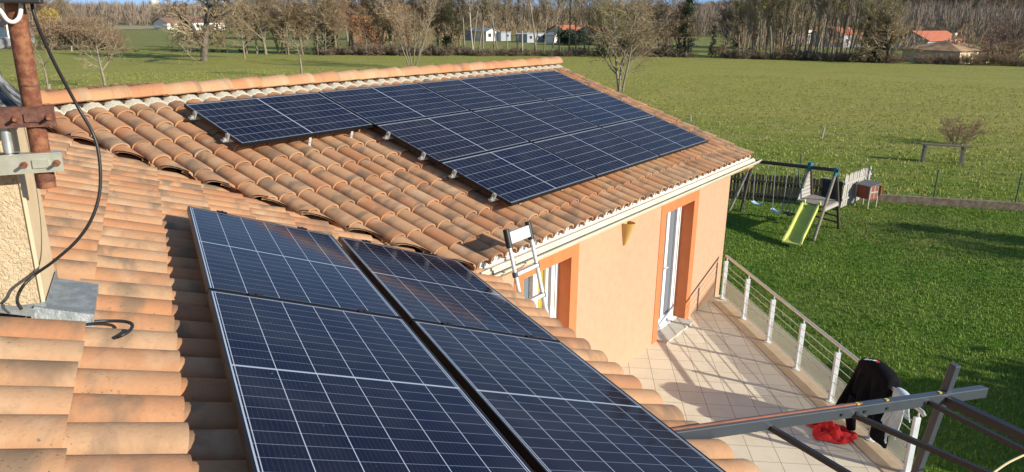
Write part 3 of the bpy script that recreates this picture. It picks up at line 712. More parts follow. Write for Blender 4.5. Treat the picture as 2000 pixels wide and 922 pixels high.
for r_ in (1, 2):
    for i in range(1, 4):
        nm = ['', 'left', 'middle', 'right'][i]; rw = ['', 'middle row of three', 'bottom row nearest the gutter'][r_]
        place_panel(F1(i*(PL+PG), r_*(PW+PG)), u1, -d1, n1, f'{nm} blue solar panel in the {rw} on the far roof', gf)
G2 = .0564
for cidx in (0, 1):
    for i in range(3):
        nm = [['far end', 'middle', 'nearest'][i], ['far end', 'middle', 'nearest'][i]][cidx]
        side = ['left near-roof column beside the chimney', 'right near-roof column along the eave'][cidx]
        if i == 2 and True:
            pass
        place_panel(F2(-(i+1)*PL-i*PG, cidx*(PW+G2)), u2, -d2, n2, f'{nm} dark solar panel in the {side}', 'solar panels on the near roof')
# rails with end clamps and roof hooks
def rail(P0, P1, u, d, n, label, group, clampends, hooks):
    r_ = thing('mounting_rail', label, 'mounting rail', P0, group)
    m = MB(); m.beam(P0, P1, d*.018, n*.02); m.build('rail', MT['alu'], r_)
    for p in clampends:
        c = MB(); c.box(p+n*.004, u*.012, d*.022, n*.033); c.box(p-u*.02-n*.012, u*.025, d*.008, n*.012); c.box(p-u*.03-n*.03, u*.03, d*.022, n*.008); c.tube([p-u*.004+n*.03, p-u*.004+n*.048], .006, 6)
        c.build('end_clamp', MT['galv'], r_)
    for p in hooks:
        c = MB(); c.box(p-n*.045, u*.018, d*.004, n*.04); c.box(p+d*.05-n*.083, u*.018, d*.055, n*.004); c.build('roof_hook', MT['alu'], r_)
rows3 = [('top', 0, 4), ('middle', 1, 4), ('bottom', 2, 4)]
for (nm, r_, n4) in rows3:
    a_s = 0 if r_ == 0 else PL+PG
    for j, fr_ in enumerate((.22, .78)):
        b = r_*(PW+PG)+PW*fr_; P0 = F1(a_s-.015, b, -.056); P1 = F1(4*PL+3*PG-.03, b, -.056)
        hooks = [F1(a, b+.02, -.05) for a in np.arange(a_s+.35, 7, .85)]
        rail(P0, P1, u1, d1, n1, f'{["upper", "lower"][j]} aluminium rail under the {nm} row of far roof panels, clamp showing at left', 'rails under the far panels', [F1(a_s-.014, b, -.03)], hooks)
for hk, a in enumerate((.83, 1.42)):
    t_ = thing('roof_hook', f'{["left", "right"][hk]} bright metal hook under the lower edge of the leftmost far panel', 'roof hook', F1(a, PW+.01, -.04), 'hooks below the leftmost far panel')
    c = MB(); p = F1(a, PW+.012, -.04); c.box(p-n1*.05, u1*.016, d1*.004, n1*.05); c.box(p+d1*.02-n1*.10, u1*.016, d1*.03, n1*.004); c.build('bracket', MT['alu'], t_)
    c = MB(); c.tube([p-n1*.05-d1*.002, p-n1*.05+d1*.012], .007, 6); c.build('bolt', MT['galv'], t_)
for cidx in (0, 1):
    for j, fr_ in enumerate((.22, .78)):
        b = cidx*(PW+G2)+PW*fr_
        rail(F2(-.012, b, -.056), F2(-3*PL-.06, b, -.056), -u2, d2, n2, f'{["left", "right"][j]} rail under the {["left", "right"][cidx]} column of near roof panels', 'rails under the near panels', [], [])
        for i in range(3):
            c = thing('panel_clamp', f'small black clamp {["at the far end of", "between the far and middle panels of", "between the middle and near panels of"][i]} the {["left", "right"][cidx]} near column, {["left", "right"][j]} one', 'clamp', F2(-i*(PL+PG)+PG/2, b, 0), 'clamps on the near panels')
            m = MB(); p = F2(-i*(PL+PG)+PG/2, b, .003); m.box(p, u2*.014, d2*.035, n2*.004); m.build('plate', MT['black_frame'], c)
            m = MB(); m.tube([p+n2*.003, p+n2*.010], .006, 6); m.build('bolt', MT['black_frame'], c)

# ---------------------------------------------------------------- antenna mast, clamps, cables
pm = o2-u2*2.035+h2*(-.565); mz = lambda z: V(pm[0], pm[1], EYE+z)
mast = thing('antenna_mast', 'rusty steel mast pipe clamped to the rendered chimney', 'antenna mast', mz(-.69))
m = MB(); m.tube([mz(-.69), mz(.28)], .034, 20); m.build('pole', MT['rust'], mast, smooth=50)
m = MB(); m.tube([mz(-.665), mz(-.655), mz(-.645)], [.034, .036, .034], 20, caps=False); m.build('weld_ring', MT['rust2'], mast, smooth=60)
m = MB(); m.tube([mz(-.29), mz(-.285), mz(-.28)], [.034, .0365, .034], 20, caps=False); m.build('weld_ring', MT['rust2'], mast, smooth=60)
for k, (zc, mt) in enumerate(((-.405, 'rust2'), (-.585, 'galv_y'))):
    c = mz(zc)-u2*.045
    m = MB(); m.box(c-h2*.20+Z*0, h2*.275, u2*.004, Z*.036); m.box(c-h2*.20+Z*.038+u2*.02, h2*.275, u2*.024, Z*.003)
    cl = m.build('clamp', MT[mt], mast)
    for dx in (-.055, .055):
        m = MB(); m.tube([c+h2*dx-u2*.004, c+h2*dx-u2*.014], .013, 6); m.tube([c+h2*dx-u2*.013, c+h2*dx-u2*.05], .0065, 8)
        m.build('bolt', MT['rust'], cl)
    m = MB(); m.box(c-h2*.0-u2*.007, h2*.028, u2*.004, Z*.016); m.build('embossed_rib', MT[mt], cl)
    m = MB(); m.box(c-h2*.22-u2*.006, h2*.07, u2*.004, Z*.010); m.build('embossed_rib', MT[mt], cl)
m = MB(); c = mz(-.49)-h2*.235-u2*.012; m.box(c, h2*.07, u2*.01, Z*.10); m.box(c+h2*.07-u2*.0+u2*.03, h2*.004, u2*.035, Z*.10); m.build('clamp_plate', MT['galv'], mast)
m = MB(); c = mz(-.49)-h2*.105+u2*.0; m.tube([c-Z*.055, c+Z*.055], .018, 12); m.box(c+Z*.058-h2*.01, h2*.045, u2*.03, Z*.004); m.box(c-Z*.058-h2*.01, h2*.045, u2*.03, Z*.004); m.tube([c-Z*.09, c+Z*.09], .008, 8)
m.build('tension_bolt', MT['galv'], mast, smooth=40)
pb = mz(.03)
m = MB(); m.box(mz(.066)-u2*.05+h2*.028, h2*.068, u2*.05, Z*.05); box_ = bevel(m.build('junction_box', MT['cable'], mast), .006, 2)
m = MB(); m.tube([mz(.02)-h2*.12-u2*.03, mz(.07)-h2*.12-u2*.03], .035, 14); m.build('amplifier', MT['galv'], mast, smooth=40)
def cable(name, pts, r_, mat, label, cat='cable', parent=None):
    # Catmull-Rom through the points
    P = [V(*p) for p in pts]; Q = []
    for i in range(len(P)-1):
        p0, p1, p2, p3 = P[max(i-1, 0)], P[i], P[i+1], P[min(i+2, len(P)-1)]
        for s in np.linspace(0, 1, 10, endpoint=False):
            Q.append(.5*((2*p1)+(-p0+p2)*s+(2*p0-5*p1+4*p2-p3)*s*s+(-p0+3*p1-3*p2+p3)*s**3))
    Q.append(P[-1]); m = MB(); m.tube(Q, r_, 8)
    o = m.build(name, mat, parent, smooth=60)
    if label: tag(o, label, cat)
    return o
def pa(x, y, a): return on_plane(x, y, o2+u2*a, u2)       # pixel on the vertical plane a = const of the near wing
cable('white_cable_loop', [pa(-14, 2, -2.09), pa(3, 24, -2.09), pa(14, 39, -2.10), pa(26, 43, -2.10), pa(36, 36, -2.10), pa(40, 24, -2.09), pa(41, 8, -2.08)], .0078, MT['wcable'], 'white cable loop hanging in front of the mast top')
def pn(x, y, c): return on_plane(x, y, o2+n2*c, n2)
cable('antenna_cable', [pa(62, 6, -2.05), pa(72, 45, -2.05), pa(105, 120, -2.0), pa(150, 205, -1.95), pa(182, 262, -1.98), pa(194, 310, -2.0), pa(195, 372, -2.02), pa(180, 425, -2.04), pa(150, 470, -2.04), pa(105, 510, -2.03), pa(70, 535, -2.0), pa(48, 555, -2.03), pa(36, 575, -2.03), pn(34, 590, -.07), pn(42, 604, -.09)], .0066, MT['cable'], 'long black antenna cable curving from the mast down over the near tiles')
cable('cable_stub', [pn(185, 628, -.125), pn(212, 627, -.12), pn(244, 628, -.105), pn(258, 634, -.10), pn(254, 645, -.105), pn(240, 654, -.115), pn(228, 659, -.13)], .0075, MT['cable'], 'short black cable stub poking out from under a near roof tile')

# ---------------------------------------------------------------- ladder
dl = h1*.27+V(0, 0, -.963); dl /= np.linalg.norm(dl)
lt = on_plane(1008, 448, o1+h1*3.62, h1); lat = (lt-o1)@u1
def LP(a, s, c=0.0):
    p = lt+u1*(a-lat)+dl*s; return p+np.cross(u1, dl)*c
ladder = thing('ladder', 'silver telescopic ladder leaning on the far gutter', 'ladder', LP(1.05, 2.85))
la0, la1 = .875, 1.215
for a in (la0, la1):
    m = MB()
    for k in range(9):
        r_ = .019+.0019*k; m.tube([LP(a, .10+k*.29), LP(a, .10+(k+1)*.29)], r_, 14)
    m.build('stile', MT['alu'], ladder, smooth=40)
    m = MB(); m.tube([LP(a, -.03), LP(a, .14)], .030, 12); m.build('top_cap', MT['cable'], ladder, smooth=40)
    m = MB()
    for k in range(1, 9):
        r_ = .019+.0019*k; m.tube([LP(a, .08+k*.29), LP(a, .125+k*.29)], r_+.008, 12)
    m.build('collar', MT['anthracite'], ladder, smooth=40)
m = MB(); m.box(LP((la0+la1)/2, .055), u1*(la1-la0)/2, dl*.055, np.cross(u1, dl)*.02); bevel(m.build('head_plate', MT['alu'], ladder), .004, 1)
for k in range(1, 9):
    m = MB(); m.box(LP((la0+la1)/2, .10+k*.29), u1*(la1-la0)/2, dl*.017, np.cross(u1, dl)*.030); bevel(m.build('rung', MT['alu'], ladder), .004, 1)

# wall sconce
ls = thing('wall_lamp', 'ochre half cone wall lamp between the window and the glazed door', 'wall lamp', W1(3.98, EYE-2.68))
m = MB(); ring = []
for z_, r_ in ((-.19, .018), (-.1, .042), (0, .062), (.1, .082), (.12, .086)):
    ring.append([W1(3.98, EYE-2.66+z_)+u1*math.cos(x)*r_+h1*math.sin(x)*r_*1.7 for x in np.linspace(0, math.pi, 13)])
m.grid(ring); m.add([*ring[0]], [tuple(range(13))])
m.build('shade', MT['lamp'], ls, fixn=False, smooth=60)
m = MB(); m.box(W1(3.98, EYE-2.66, .004), u1*.05, Z*.12, h1*.004); m.build('back_plate', MT['lamp'], ls)

# ---------------------------------------------------------------- railing
rail_ = thing('railing', 'terrace railing with pale posts, steel handrail, cables and glass panels', 'railing', rl0+Z*tz)
posts = [.02+.885*i for i in range(6)]+[5.10]
RH = .77
lean = rnor*0.02
for s in posts:
    p = rl0+rdir*s+Z*(tz+.012); m = MB()
    m.box(p+Z*(.34)+lean*.5, rdir*.020, rnor*.034, Z*.34); pst = bevel(m.build('post', MT['rail_white'], rail_), .006, 2)
    m = MB(); m.tube([p, p+Z*.012], .055, 16); m.build('base_plate', MT['rail_white'], pst, smooth=40)
    m = MB(); m.tube([p+Z*.68+lean, p+Z*.755+lean], .010, 8); m.build('stem', MT['rail_white'], pst, smooth=40)
    for kz in (.16, .30, .42, .52, .62):
        m = MB(); m.tube([p+Z*kz-rnor*.03+lean*.5, p+Z*kz+rnor*.02+lean*.5], .009, 8); m.build('cable_bolt', MT['alu'], pst, smooth=40)
s0, s1 = posts[0]-.04, posts[-1]+.05
m = MB(); m.tube([rl0+rdir*s0+Z*(tz+RH+.005)+lean, rl0+rdir*s1+Z*(tz+RH+.005)+lean, rl0+rdir*(s1+.03)+Z*(tz+RH-.02)+lean], .023, 14); m.build('handrail', MT['steel'], rail_, smooth=50)
for kz in (.12, .30, .42, .53, .64):
    m = MB(); m.tube([rl0+rdir*s0+Z*(tz+kz)-rnor*.022, rl0+rdir*(s1-.05)+Z*(tz+kz)-rnor*.022], .0048, 6); m.build('cable', MT['steel'], rail_, smooth=60)
tg = NT('railing_glass'); tg.set((.70, .76, .72), .25); tg.b.inputs['Alpha'].default_value = .42; MT['rglass'] = tg.m
for i in range(6):
    m = MB(); a, b = rl0+rdir*(posts[i]+.045), rl0+rdir*(posts[i+1]-.045); m.box((a+b)/2+Z*(tz+.22)-rnor*.005, (b-a)/2, rnor*.004, Z*.165); m.build('glass_panel', MT['rglass'], rail_)
    m = MB()
    for q in (.12, .33):
        m = MB(); m.box(rl0+rdir*(posts[i+1]-.05)+Z*(tz+q)-rnor*.01, rdir*.012, rnor*.016, Z*.012); m.build('glass_clip', MT['alu'], rail_)

# ---------------------------------------------------------------- clothes on the railing
def cloth(name, s0, s1, tin, tout, mat, label, cat, seed, hump=.05, ns=40, fold=.03, thick=.03, taper=0.0, hem=.04, arch=0.0):
    rg = random.Random(seed); ph = [rg.uniform(0, 6) for _ in range(8)]
    def pt(i, j, off):
        f = i/ns; s = s0+(s1-s0)*f; T = j/36
        bulge = math.sin(math.pi*f)**.5
        tin_ = tin*(1+.10*math.sin(f*7+ph[0])+hem*math.sin(f*17+ph[1])); tout_ = tout*(1+.12*math.sin(f*6+ph[2]))
        Ltot = tin_+tout_; d = T*Ltot-tin_       # negative: inside (house side) hanging
        rr = .03+hump*bulge
        if abs(d) < rr*1.4:
            a = d/(rr*1.4)*math.pi/2; x = math.sin(a)*rr; z_ = math.cos(a)*rr
        else:
            sg = 1 if d > 0 else -1; x = sg*(rr+.03*fold/.03*min(1, (abs(d)-rr*1.4)*3)*(math.sin(f*14+ph[3]+d*3)+.6*math.sin(f*29+ph[4]-d*5))+.0); z_ = -(abs(d)-rr*1.4)
            if sg < 0: x -= .06*min(1, abs(z_)*2)
        ss = s+(.5-f)*taper*abs(d)+.02*math.sin(d*9+ph[5])
        z_ += arch*bulge
        base = rl0+rdir*ss+Z*(tz+RH+.012)+lean
        p = base+rnor*(x*(1+off/max(rr, .03)) if abs(d) < rr*1.4 else x+off*(1 if d > 0 else -1))+Z*(z_+(off if abs(d) < rr*1.4 else 0))
        return p
    A = [[pt(i, j, 0) for j in range(37)] for i in range(ns+1)]; B = [[pt(i, j, thick) for j in range(37)] for i in range(ns+1)]
    m = MB(); m.grid(A); m.grid(B); nA = (ns+1)*37
    for i in range(ns):
        for j in (0, 36): m.f.append((i*37+j, (i+1)*37+j, nA+(i+1)*37+j, nA+i*37+j))
    for j in range(36):
        for i in (0, ns): m.f.append((i*37+j, i*37+j+1, nA+i*37+j+1, nA+i*37+j))
    return m, pt
sj0 = 4.08; sj1 = 4.64
jk = thing('jacket', 'black jacket with a small white and red emblem draped over the railing', 'jacket', rl0+rdir*4.5+Z*(tz+RH))
m, jpt = cloth('body', sj0, sj1, .62, .40, None, '', '', 3, hump=.06, fold=.045, thick=.03, taper=-.45, arch=.05)
m.build('body', MT['black_cloth'], jk, smooth=60)
m = MB(); c = rl0+rdir*4.28+Z*(tz+.50)-rnor*.15; m.tube([c, c-Z*.25-rdir*.06, c-Z*.46-rdir*.02+rnor*.02], [.07, .065, .05], 10); m.build('sleeve', MT['black_cloth'], jk, smooth=60)
m = MB(); m2 = MB()
for q in range(4):
    p = jpt(10+q*3, 21, .038+.002); d_ = jpt(12+q*3, 21, .04)-jpt(10+q*3, 21, .04); d_ /= np.linalg.norm(d_); e_ = jpt(10+q*3, 22, .04)-jpt(10+q*3, 21, .04); e_ /= np.linalg.norm(e_)
    nn_ = np.cross(d_, e_)
    (m2 if q == 3 else m).box(p, d_*.014, e_*(.018 if q != 1 else .012), nn_*.003)
m.build('emblem', MT['logo_white'], jk); m2.build('emblem_mark', MT['red'], jk)
m, _ = cloth('towel', 4.70, 4.90, .52, .30, None, '', '', 9, hump=.02, ns=18, fold=.03, thick=.012, taper=-.1, hem=.12)
tag(m.build('towel', MT['pale_cloth'], smooth=60), 'pale blue white cloth hanging over the handrail beside the jacket', 'towel')
# red cloth on the floor
rgc = random.Random(2); m = MB(); rows = []
cx = at(1622, 838, tz+.05)
for i in range(29):
    row = []
    for j in range(29):
        x = (i/28-.5); y = (j/28-.5); r_ = math.hypot(x*1.9, y*2.0); edge = max(0, 1-r_**2.2)
        ang = math.atan2(y, x); sq = 1+.18*math.sin(3*ang+1)+.10*math.sin(5*ang+2)
        hgt = .10*edge*(.55+.45*math.sin(x*13+y*5+1))+.05*edge*math.sin(y*21-x*8)+.025*edge*math.sin(x*31+y*17)
        row.append(V(cx[0]+x*.46*sq, cx[1]+y*.46*sq-(.15*x), tz+.018+max(0, hgt)))
    rows.append(row)
m.grid(rows); tag(m.build('red_cloth', MT['red'], smooth=180), 'crumpled bright red cloth lying on the terrace tiles by the railing', 'cloth')

# ---------------------------------------------------------------- pergola
S = V(1.118, 3.66, EYE-2.265); haz = R(66); hp = V(math.sin(haz), math.cos(haz), 0); vn = np.cross(hp, Z)
def pv(x, y): return on_plane(x, y, S, vn)
S = pv(1372, 843)
J = pv(1838, 777); E = pv(1921, 764)
pd = (E-S)/np.linalg.norm(E-S); pu = np.cross(np.cross(pd, Z), pd); pu /= np.linalg.norm(pu); pside = np.cross(pd, pu)
pg = thing('pergola', 'anthracite metal pergola frame reaching out over the terrace from the near eave', 'pergola', (J[0], J[1], 0))
m = MB(); m.beam(S-pd*.3, E, pside*.030, pu*.037); main = bevel(m.build('beam', MT['anthracite'], pg), .004, 1)
m = MB(); m.beam(S-pd*.25+pu*.041, S+(J-S)*.62+pu*.041, pside*.005, pu*.006); m.build('seal_strip', MT['strip'], main)
m = MB(); 
for f_ in (.60, .73, .985): m.box(S+(J-S)*f_+pu*.042, pd*.012, pside*.010, pu*.006)
m.build('yellow_shim', MT['yellow'], main)
for f_ in (.52, .585, .62, .72, .9, .93):
    m = MB(); m.box(S+(J-S)*f_-pside*.033 if np.dot(pside, -J+CAMP) < 0 else S+(J-S)*f_+pside*.033, pd*.010, pside*.004, pu*.009); m.build('bracket', MT['anthracite_dark'], main)
# leaning post
view = J-CAMP; view[2] = 0; view /= np.linalg.norm(view); pc = J+view*.06
T_ = on_plane(1866, 712, pc, view); B_ = on_plane(1795, 908, pc, view); pdir = (T_-B_)/np.linalg.norm(T_-B_)
sA = np.cross(pdir, view); sA /= np.linalg.norm(sA); sB = np.cross(pdir, sA)
c45, s45 = math.cos(R(38)), math.sin(R(38))
m = MB(); bot = B_-pdir*((B_[2])/pdir[2]); nR = V(math.sin(R(160)), math.cos(R(160)), 0); nR = nR-pdir*np.dot(nR, pdir); nR /= np.linalg.norm(nR); nL = np.cross(pdir, nR); m.beam(bot, T_, nR*.027, nL*.027); bevel(m.build('post', MT['anthracite'], pg), .006, 2)
# purlins along the house
def purl(px, py, qx, qy, wd, ht, mat, dz=-.02):
    p = pv(px, py); dirn = None
    # end point: pixel on horizontal plane just below
    q = at(qx, qy, p[2]-.0); d_ = q-p; d_ /= np.linalg.norm(d_); sd = np.cross(d_, Z)
    sd /= np.linalg.norm(sd); m = MB(); m.beam(p, p+d_*(np.linalg.norm(q-p)+1.4), sd*wd, Z*ht); m.build('purlin', MT[mat], pg)
purl(1499, 832, 1650, 922, .013, .016, 'anthracite_dark')
purl(1661, 808, 1930, 925, .013, .016, 'anthracite_dark')
purl(1806, 782, 2000, 880, .013, .016, 'anthracite_dark')
purl(1842, 778, 2000, 853, .026, .030, 'anthracite_dark')
cable('tie_cord', [at(1938, 925, EYE-2.9), at(1970, 903, EYE-2.9), at(2015, 882, EYE-2.9)], .008, simple('straw_cord', (.55, .45, .25), None, rough=.8), 'pale straw coloured cord below the pergola bars at lower right', 'cord')

# ---------------------------------------------------------------- play set, fences, hutch
FRr, BKr = at(1589, 470), at(1638, 446)           # right A-frame feet
FRl, BKl = at(1447, 414), at(1426, 402)
def upto(px, py, ref):                            # point on the ray at the horizontal distance of ref
    d = ray(px, py); t_ = np.hypot(ref[0], ref[1])/np.hypot(d[0], d[1]); return CAMP+d*t_
mr = (FRr+BKr)/2; ml = (FRl+BKl)/2
TR = upto(1634, 332, mr); TL = upto(1470, 315, ml)
zb = (TR[2]+TL[2])/2
ax = TL-TR; ax[2] = 0; ax /= np.linalg.norm(ax); cx_ = np.cross(ax, Z)
ps = thing('swing_set', 'wooden swing frame with A shaped ends, teal brackets and a slide platform', 'swing set', mr)
m = MB(); m.tube([TR-ax*.1, TL+ax*.15], .058, 10); m.build('top_beam', MT['wood_dark'], ps, smooth=40)
def leg(p, q, mat='wood_grey', r_=.048):
    m = MB(); m.tube([p-(q-p)*.0, q], r_, 10); return m.build('leg', MT[mat], ps, smooth=40)
# second pair of legs inboard carries the platform
in_ = upto(1604, 332, mr+ax*.95); TI = TR+ax*.95; TI[2] = TR[2]
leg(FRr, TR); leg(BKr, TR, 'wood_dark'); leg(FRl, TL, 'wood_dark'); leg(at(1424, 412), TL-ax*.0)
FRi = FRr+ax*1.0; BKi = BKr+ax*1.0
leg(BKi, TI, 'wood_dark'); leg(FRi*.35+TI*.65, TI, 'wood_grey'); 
for p in (TR, TI):
    m = MB(); m.box(p, ax*.062, cx_*.07, Z*.062); m.tube([p-Z*.02+(FRr-TR)*.02, p+(FRr-TR)*.09], .056, 10); m.tube([p-Z*.02, p+(BKr-TR)*.09], .056, 10); m.build('bracket', MT['teal'], ps)
# platform
zp = .95
pl0 = FRr+(TR-FRr)*(zp/TR[2]); pl1 = BKr+(TR-BKr)*(zp/TR[2])
m = MB(); m.box((pl0+pl1)/2+ax*.5, ax*.52, (pl1-pl0)/2*1.05, Z*.03); m.build('platform', MT['wood_grey'], ps)
m = MB(); m.beam(pl0-Z*.06+ax*-.02, pl1-Z*.06+ax*-.02, ax*.02, Z*.05); m.build('platform_rail', MT['wood_light'], ps)
for k in range(3):
    f_ = .2+.22*k; m = MB(); a_ = BKr+(TR-BKr)*f_*.5; m.tube([a_, a_+ax*1.0], .028, 8); m.build('rung', MT['wood_dark'], ps)
# slatted climbing panel on inboard frame
m = MB(); q0 = pl0+ax*1.0; q1 = pl1+ax*1.0; ap = TI
for k in range(8):
    f0 = k/8.2; f1 = f0+.105; A0 = q0+(ap-q0)*f0; A1 = q1+(ap-q1)*f0; B0 = q0+(ap-q0)*f1; B1 = q1+(ap-q1)*f1
    m.add([A0, A1, B1, B0, A0+ax*.02, A1+ax*.02, B1+ax*.02, B0+ax*.02], [(0, 1, 2, 3), (7, 6, 5, 4), (0, 4, 5, 1), (1, 5, 6, 2), (2, 6, 7, 3), (3, 7, 4, 0)])
m.build('slatted_side', MT['wood_light'], ps)
# slide
s_top = upto(1603, 398, pl0+ax*.45); s_top = (pl0+ax*.45); s_top[2] = zp+.02
s_bot = at(1545, 477, .10)
sd = s_bot-s_top; sd2 = sd*V(1, 1, 0); slen = np.linalg.norm(sd2); sdn = sd2/slen; sw = np.cross(sdn, Z)
slide = thing('slide', 'lime yellow plastic slide coming off the swing set platform', 'slide', s_bot*V(1, 1, 0))
def sp(f):  # gentle S profile
    z_ = zp+.02-(zp-.10)*(f+.07*math.sin(2*math.pi*f)*(-1)) if False else (zp+.02)+(.12-zp-.02)*sm(-.12, 1.08, f)
    return s_top+sd2*f+Z*(z_-s_top[2])
fsn = [i/24 for i in range(25)]
m = MB(); m.grid([[sp(f)+sw*x+Z*(.02*abs(x/.2)**2) for x in np.linspace(-.2, .2, 9)] for f in fsn]); m.build('bed', MT['slide_bed'], slide, fixn=False, smooth=60)
for sg in (-1, 1):
    m = MB(); pr = [(.19, -.03), (.19, .10), (.215, .135), (.255, .13), (.265, .02), (.25, -.05)]
    rows = []
    for f in fsn:
        k_ = 1-.75*sm(.85, 1., f); rows.append([sp(f)+sw*sg*x*(1+.12*sm(.8, 1, f))+Z*(z_*k_) for x, z_ in pr]+[sp(f)+sw*sg*pr[0][0]+Z*pr[0][1]*k_])
    m.grid(rows); m.build('side_rail', MT['slide'], slide, fixn=False, smooth=60)
m = MB(); e = sp(1.0); m.tube([e-sw*.26-Z*.01, e+sw*.26-Z*.01], .035, 10); m.build('toe', MT['slide'], slide, smooth=60)
# two swings, a glider
def on_beam(px, py):
    n_ = cx_; return on_plane(px, py, TR, n_)
def swing(label, xa, xb, sxa, sxb, sy, rm):
    pA, pB = on_beam(xa, 320), on_beam(xb, 320); pA[2] = TR[2]-.05; pB[2] = pA[2]
    c = on_plane((sxa+sxb)/2, sy, TR, cx_); lA = c+ax*.21; lB = c-ax*.21
    s_ = thing('swing', label, 'swing', c, 'swings hanging from the wooden frame')
    m = MB(); rows = [[c+ax*x+cx_*y+Z*(.06*(x/.23)**2-.02+dz) for x in np.linspace(-.23, .23, 9)] for y, dz in ((-.085, -.03), (-.085, 0), (.085, 0), (.085, -.03), (-.085, -.03))]
    m.grid(rows); m.build('seat', MT['seat_blue'], s_, smooth=50)
    for p, q in ((pA, lA), (pB, lB)):
        m = MB(); m.tube([p, q+Z*.03], .011, 6); m.build('rope', MT[rm], s_)
swing('pale blue swing seat on ropes nearest the house corner', 1476, 1502, 1468, 1491, 397, 'rope')
swing('pale blue swing seat on ropes next to the face to face glider', 1514, 1540, 1506, 1530, 412, 'rope')
gc = on_plane(1556, 415, TR, cx_); gl = thing('glider_swing', 'dark two seat glider swing hanging beside the slide', 'swing', gc)
for sg in (-1, 1):
    m = MB(); c = gc+cx_*sg*.34; m.box(c, ax*.16, cx_*.11, Z*.02); m.build('seat', MT['wood_dark'], gl)
    m = MB(); m.tube([c+ax*(-.15)+cx_*sg*.12, c+ax*(-.15)+cx_*sg*.2+Z*.28, c+ax*(.15)+cx_*sg*.2+Z*.28, c+ax*.15+cx_*sg*.12], .018, 8); m.build('backrest', MT['rope'], gl, smooth=60)
    for s2 in (-1, 1):
        m = MB(); top_ = gc+ax*s2*.16; top_[2] = TR[2]-.05; m.tube([top_, c+ax*s2*.14], .012, 6); m.build('rope', MT['rope_green'], gl)
m = MB(); m.beam(gc-cx_*.4-Z*.05, gc+cx_*.4-Z*.05, ax*.03, Z*.015); m.build('foot_bar', MT['wood_dark'], gl)
# picket fences
def pickets(label, A, B, n, h_, mat, gapf=.25, lean_=0.0, seed=0, round_=True):
    f_ = thing('picket_fence', label, 'fence', A); rg = random.Random(seed); d_ = (B-A); L_ = np.linalg.norm(d_*V(1, 1, 0)); d_ = d_/np.linalg.norm(d_); nr = np.cross(d_, Z); nr /= np.linalg.norm(nr)
    for i in range(n):
        c = A+(B-A)*(i+.5)/n; w_ = L_/n*(1-gapf)/2; h2_ = h_*(1+rg.uniform(-.02, .02)); lt_ = rg.uniform(-.02, .02)+lean_
        pts = [(-w_, .06), (w_, .06), (w_, h2_-w_), (w_*.6, h2_-w_*.25), (0, h2_), (-w_*.6, h2_-w_*.25), (-w_, h2_-w_)]
        m = MB(); m.prism([c+d_*(x+lt_*z_)+Z*z_-nr*.009 for x, z_ in pts], nr*.018); m.build('picket', MT[mat], f_)
    for z_ in (h_*.28, h_*.75):
        m = MB(); m.beam(A+Z*z_+nr*.03+d_*lean_*z_, B+Z*z_+nr*.03+d_*lean_*z_, nr*.018, Z*.035); m.build('fence_rail', MT[mat], f_)
    return f_
fA, fB = at(1395, 386), at(1601, 404)
pickets('picket fence behind the swings, shade painted into its dark brown colour', fA, fB, 30, 1.02, 'wood_shaded', seed=1)
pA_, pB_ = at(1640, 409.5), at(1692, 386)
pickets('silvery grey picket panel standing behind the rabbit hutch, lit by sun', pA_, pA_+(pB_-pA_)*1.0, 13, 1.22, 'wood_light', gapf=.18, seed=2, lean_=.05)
m = MB(); a = at(1600, 396); b = at(1640, 404)
t_ = thing('board_panel', 'low grey board panel between the dark fence and the light pickets', 'panel', a)
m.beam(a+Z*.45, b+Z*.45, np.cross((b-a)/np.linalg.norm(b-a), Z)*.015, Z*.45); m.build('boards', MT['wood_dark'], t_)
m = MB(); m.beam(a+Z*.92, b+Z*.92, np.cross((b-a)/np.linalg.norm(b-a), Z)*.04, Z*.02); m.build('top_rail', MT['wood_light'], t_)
# rabbit hutch
hc_ = at(1681, 405); hu = WDIR*V(1, 1, 0); hv = np.cross(Z, hu)
view2 = hc_*V(1, 1, 0)/np.linalg.norm(hc_[:2]); hr = np.cross(view2, Z)
fx = hr*.80-view2*.6; fx /= np.linalg.norm(fx); fy_ = np.cross(Z, fx)
ht = thing('rabbit_hutch', 'red brown wooden rabbit hutch on legs with grey felt roof', 'hutch', hc_)
fx, fy_, ZH = fx*.72, fy_*.72, Z*.80
HB = hc_+fy_*.3
m = MB(); m.box(HB+ZH*.72, fx*.38, fy_*.30, ZH*.30); m.build('box', MT['hutch'], ht)
m = MB()
for k in range(5): m.box(HB+ZH*(.50+k*.11)-fy_*.305, fx*.375, fy_*.006, ZH*.048)
m.build('board', MT['hutch'], ht)
m = MB(); P_ = [HB+fx*sx_*.45+fy_*sy_*.38+ZH*(1.05+.06*sy_) for sx_, sy_ in ((-1, -1), (1, -1), (1, 1), (-1, 1))]; m.prism(P_, ZH*.03); m.build('roof', MT['felt'], ht)
for sx_ in (-1, 1):
    for sy_ in (-1, 1):
        m = MB(); m.box(HB+fx*sx_*.37+fy_*sy_*.29+ZH*.5, fx*.025, fy_*.025, ZH*.5); m.build('leg', MT['wood_light'], ht)
m = MB(); m.box(HB+fx*.386+ZH*.74, fx*.008, fy_*.26, ZH*.03)
for sy_ in (-.26, 0, .26): m.box(HB+fx*.386+fy_*sy_+ZH*.74, fx*.009, fy_*.025, ZH*.26)
m.build('door_frame', MT['wood_light'], ht)
m = MB(); m.box(HB+fx*.40+fy_*.36+ZH*.80, fx*.10, fy_*.012, ZH*.22); m.build('open_door', simple('orange_stain', (.50, .14, .045), None, rough=.7), ht)
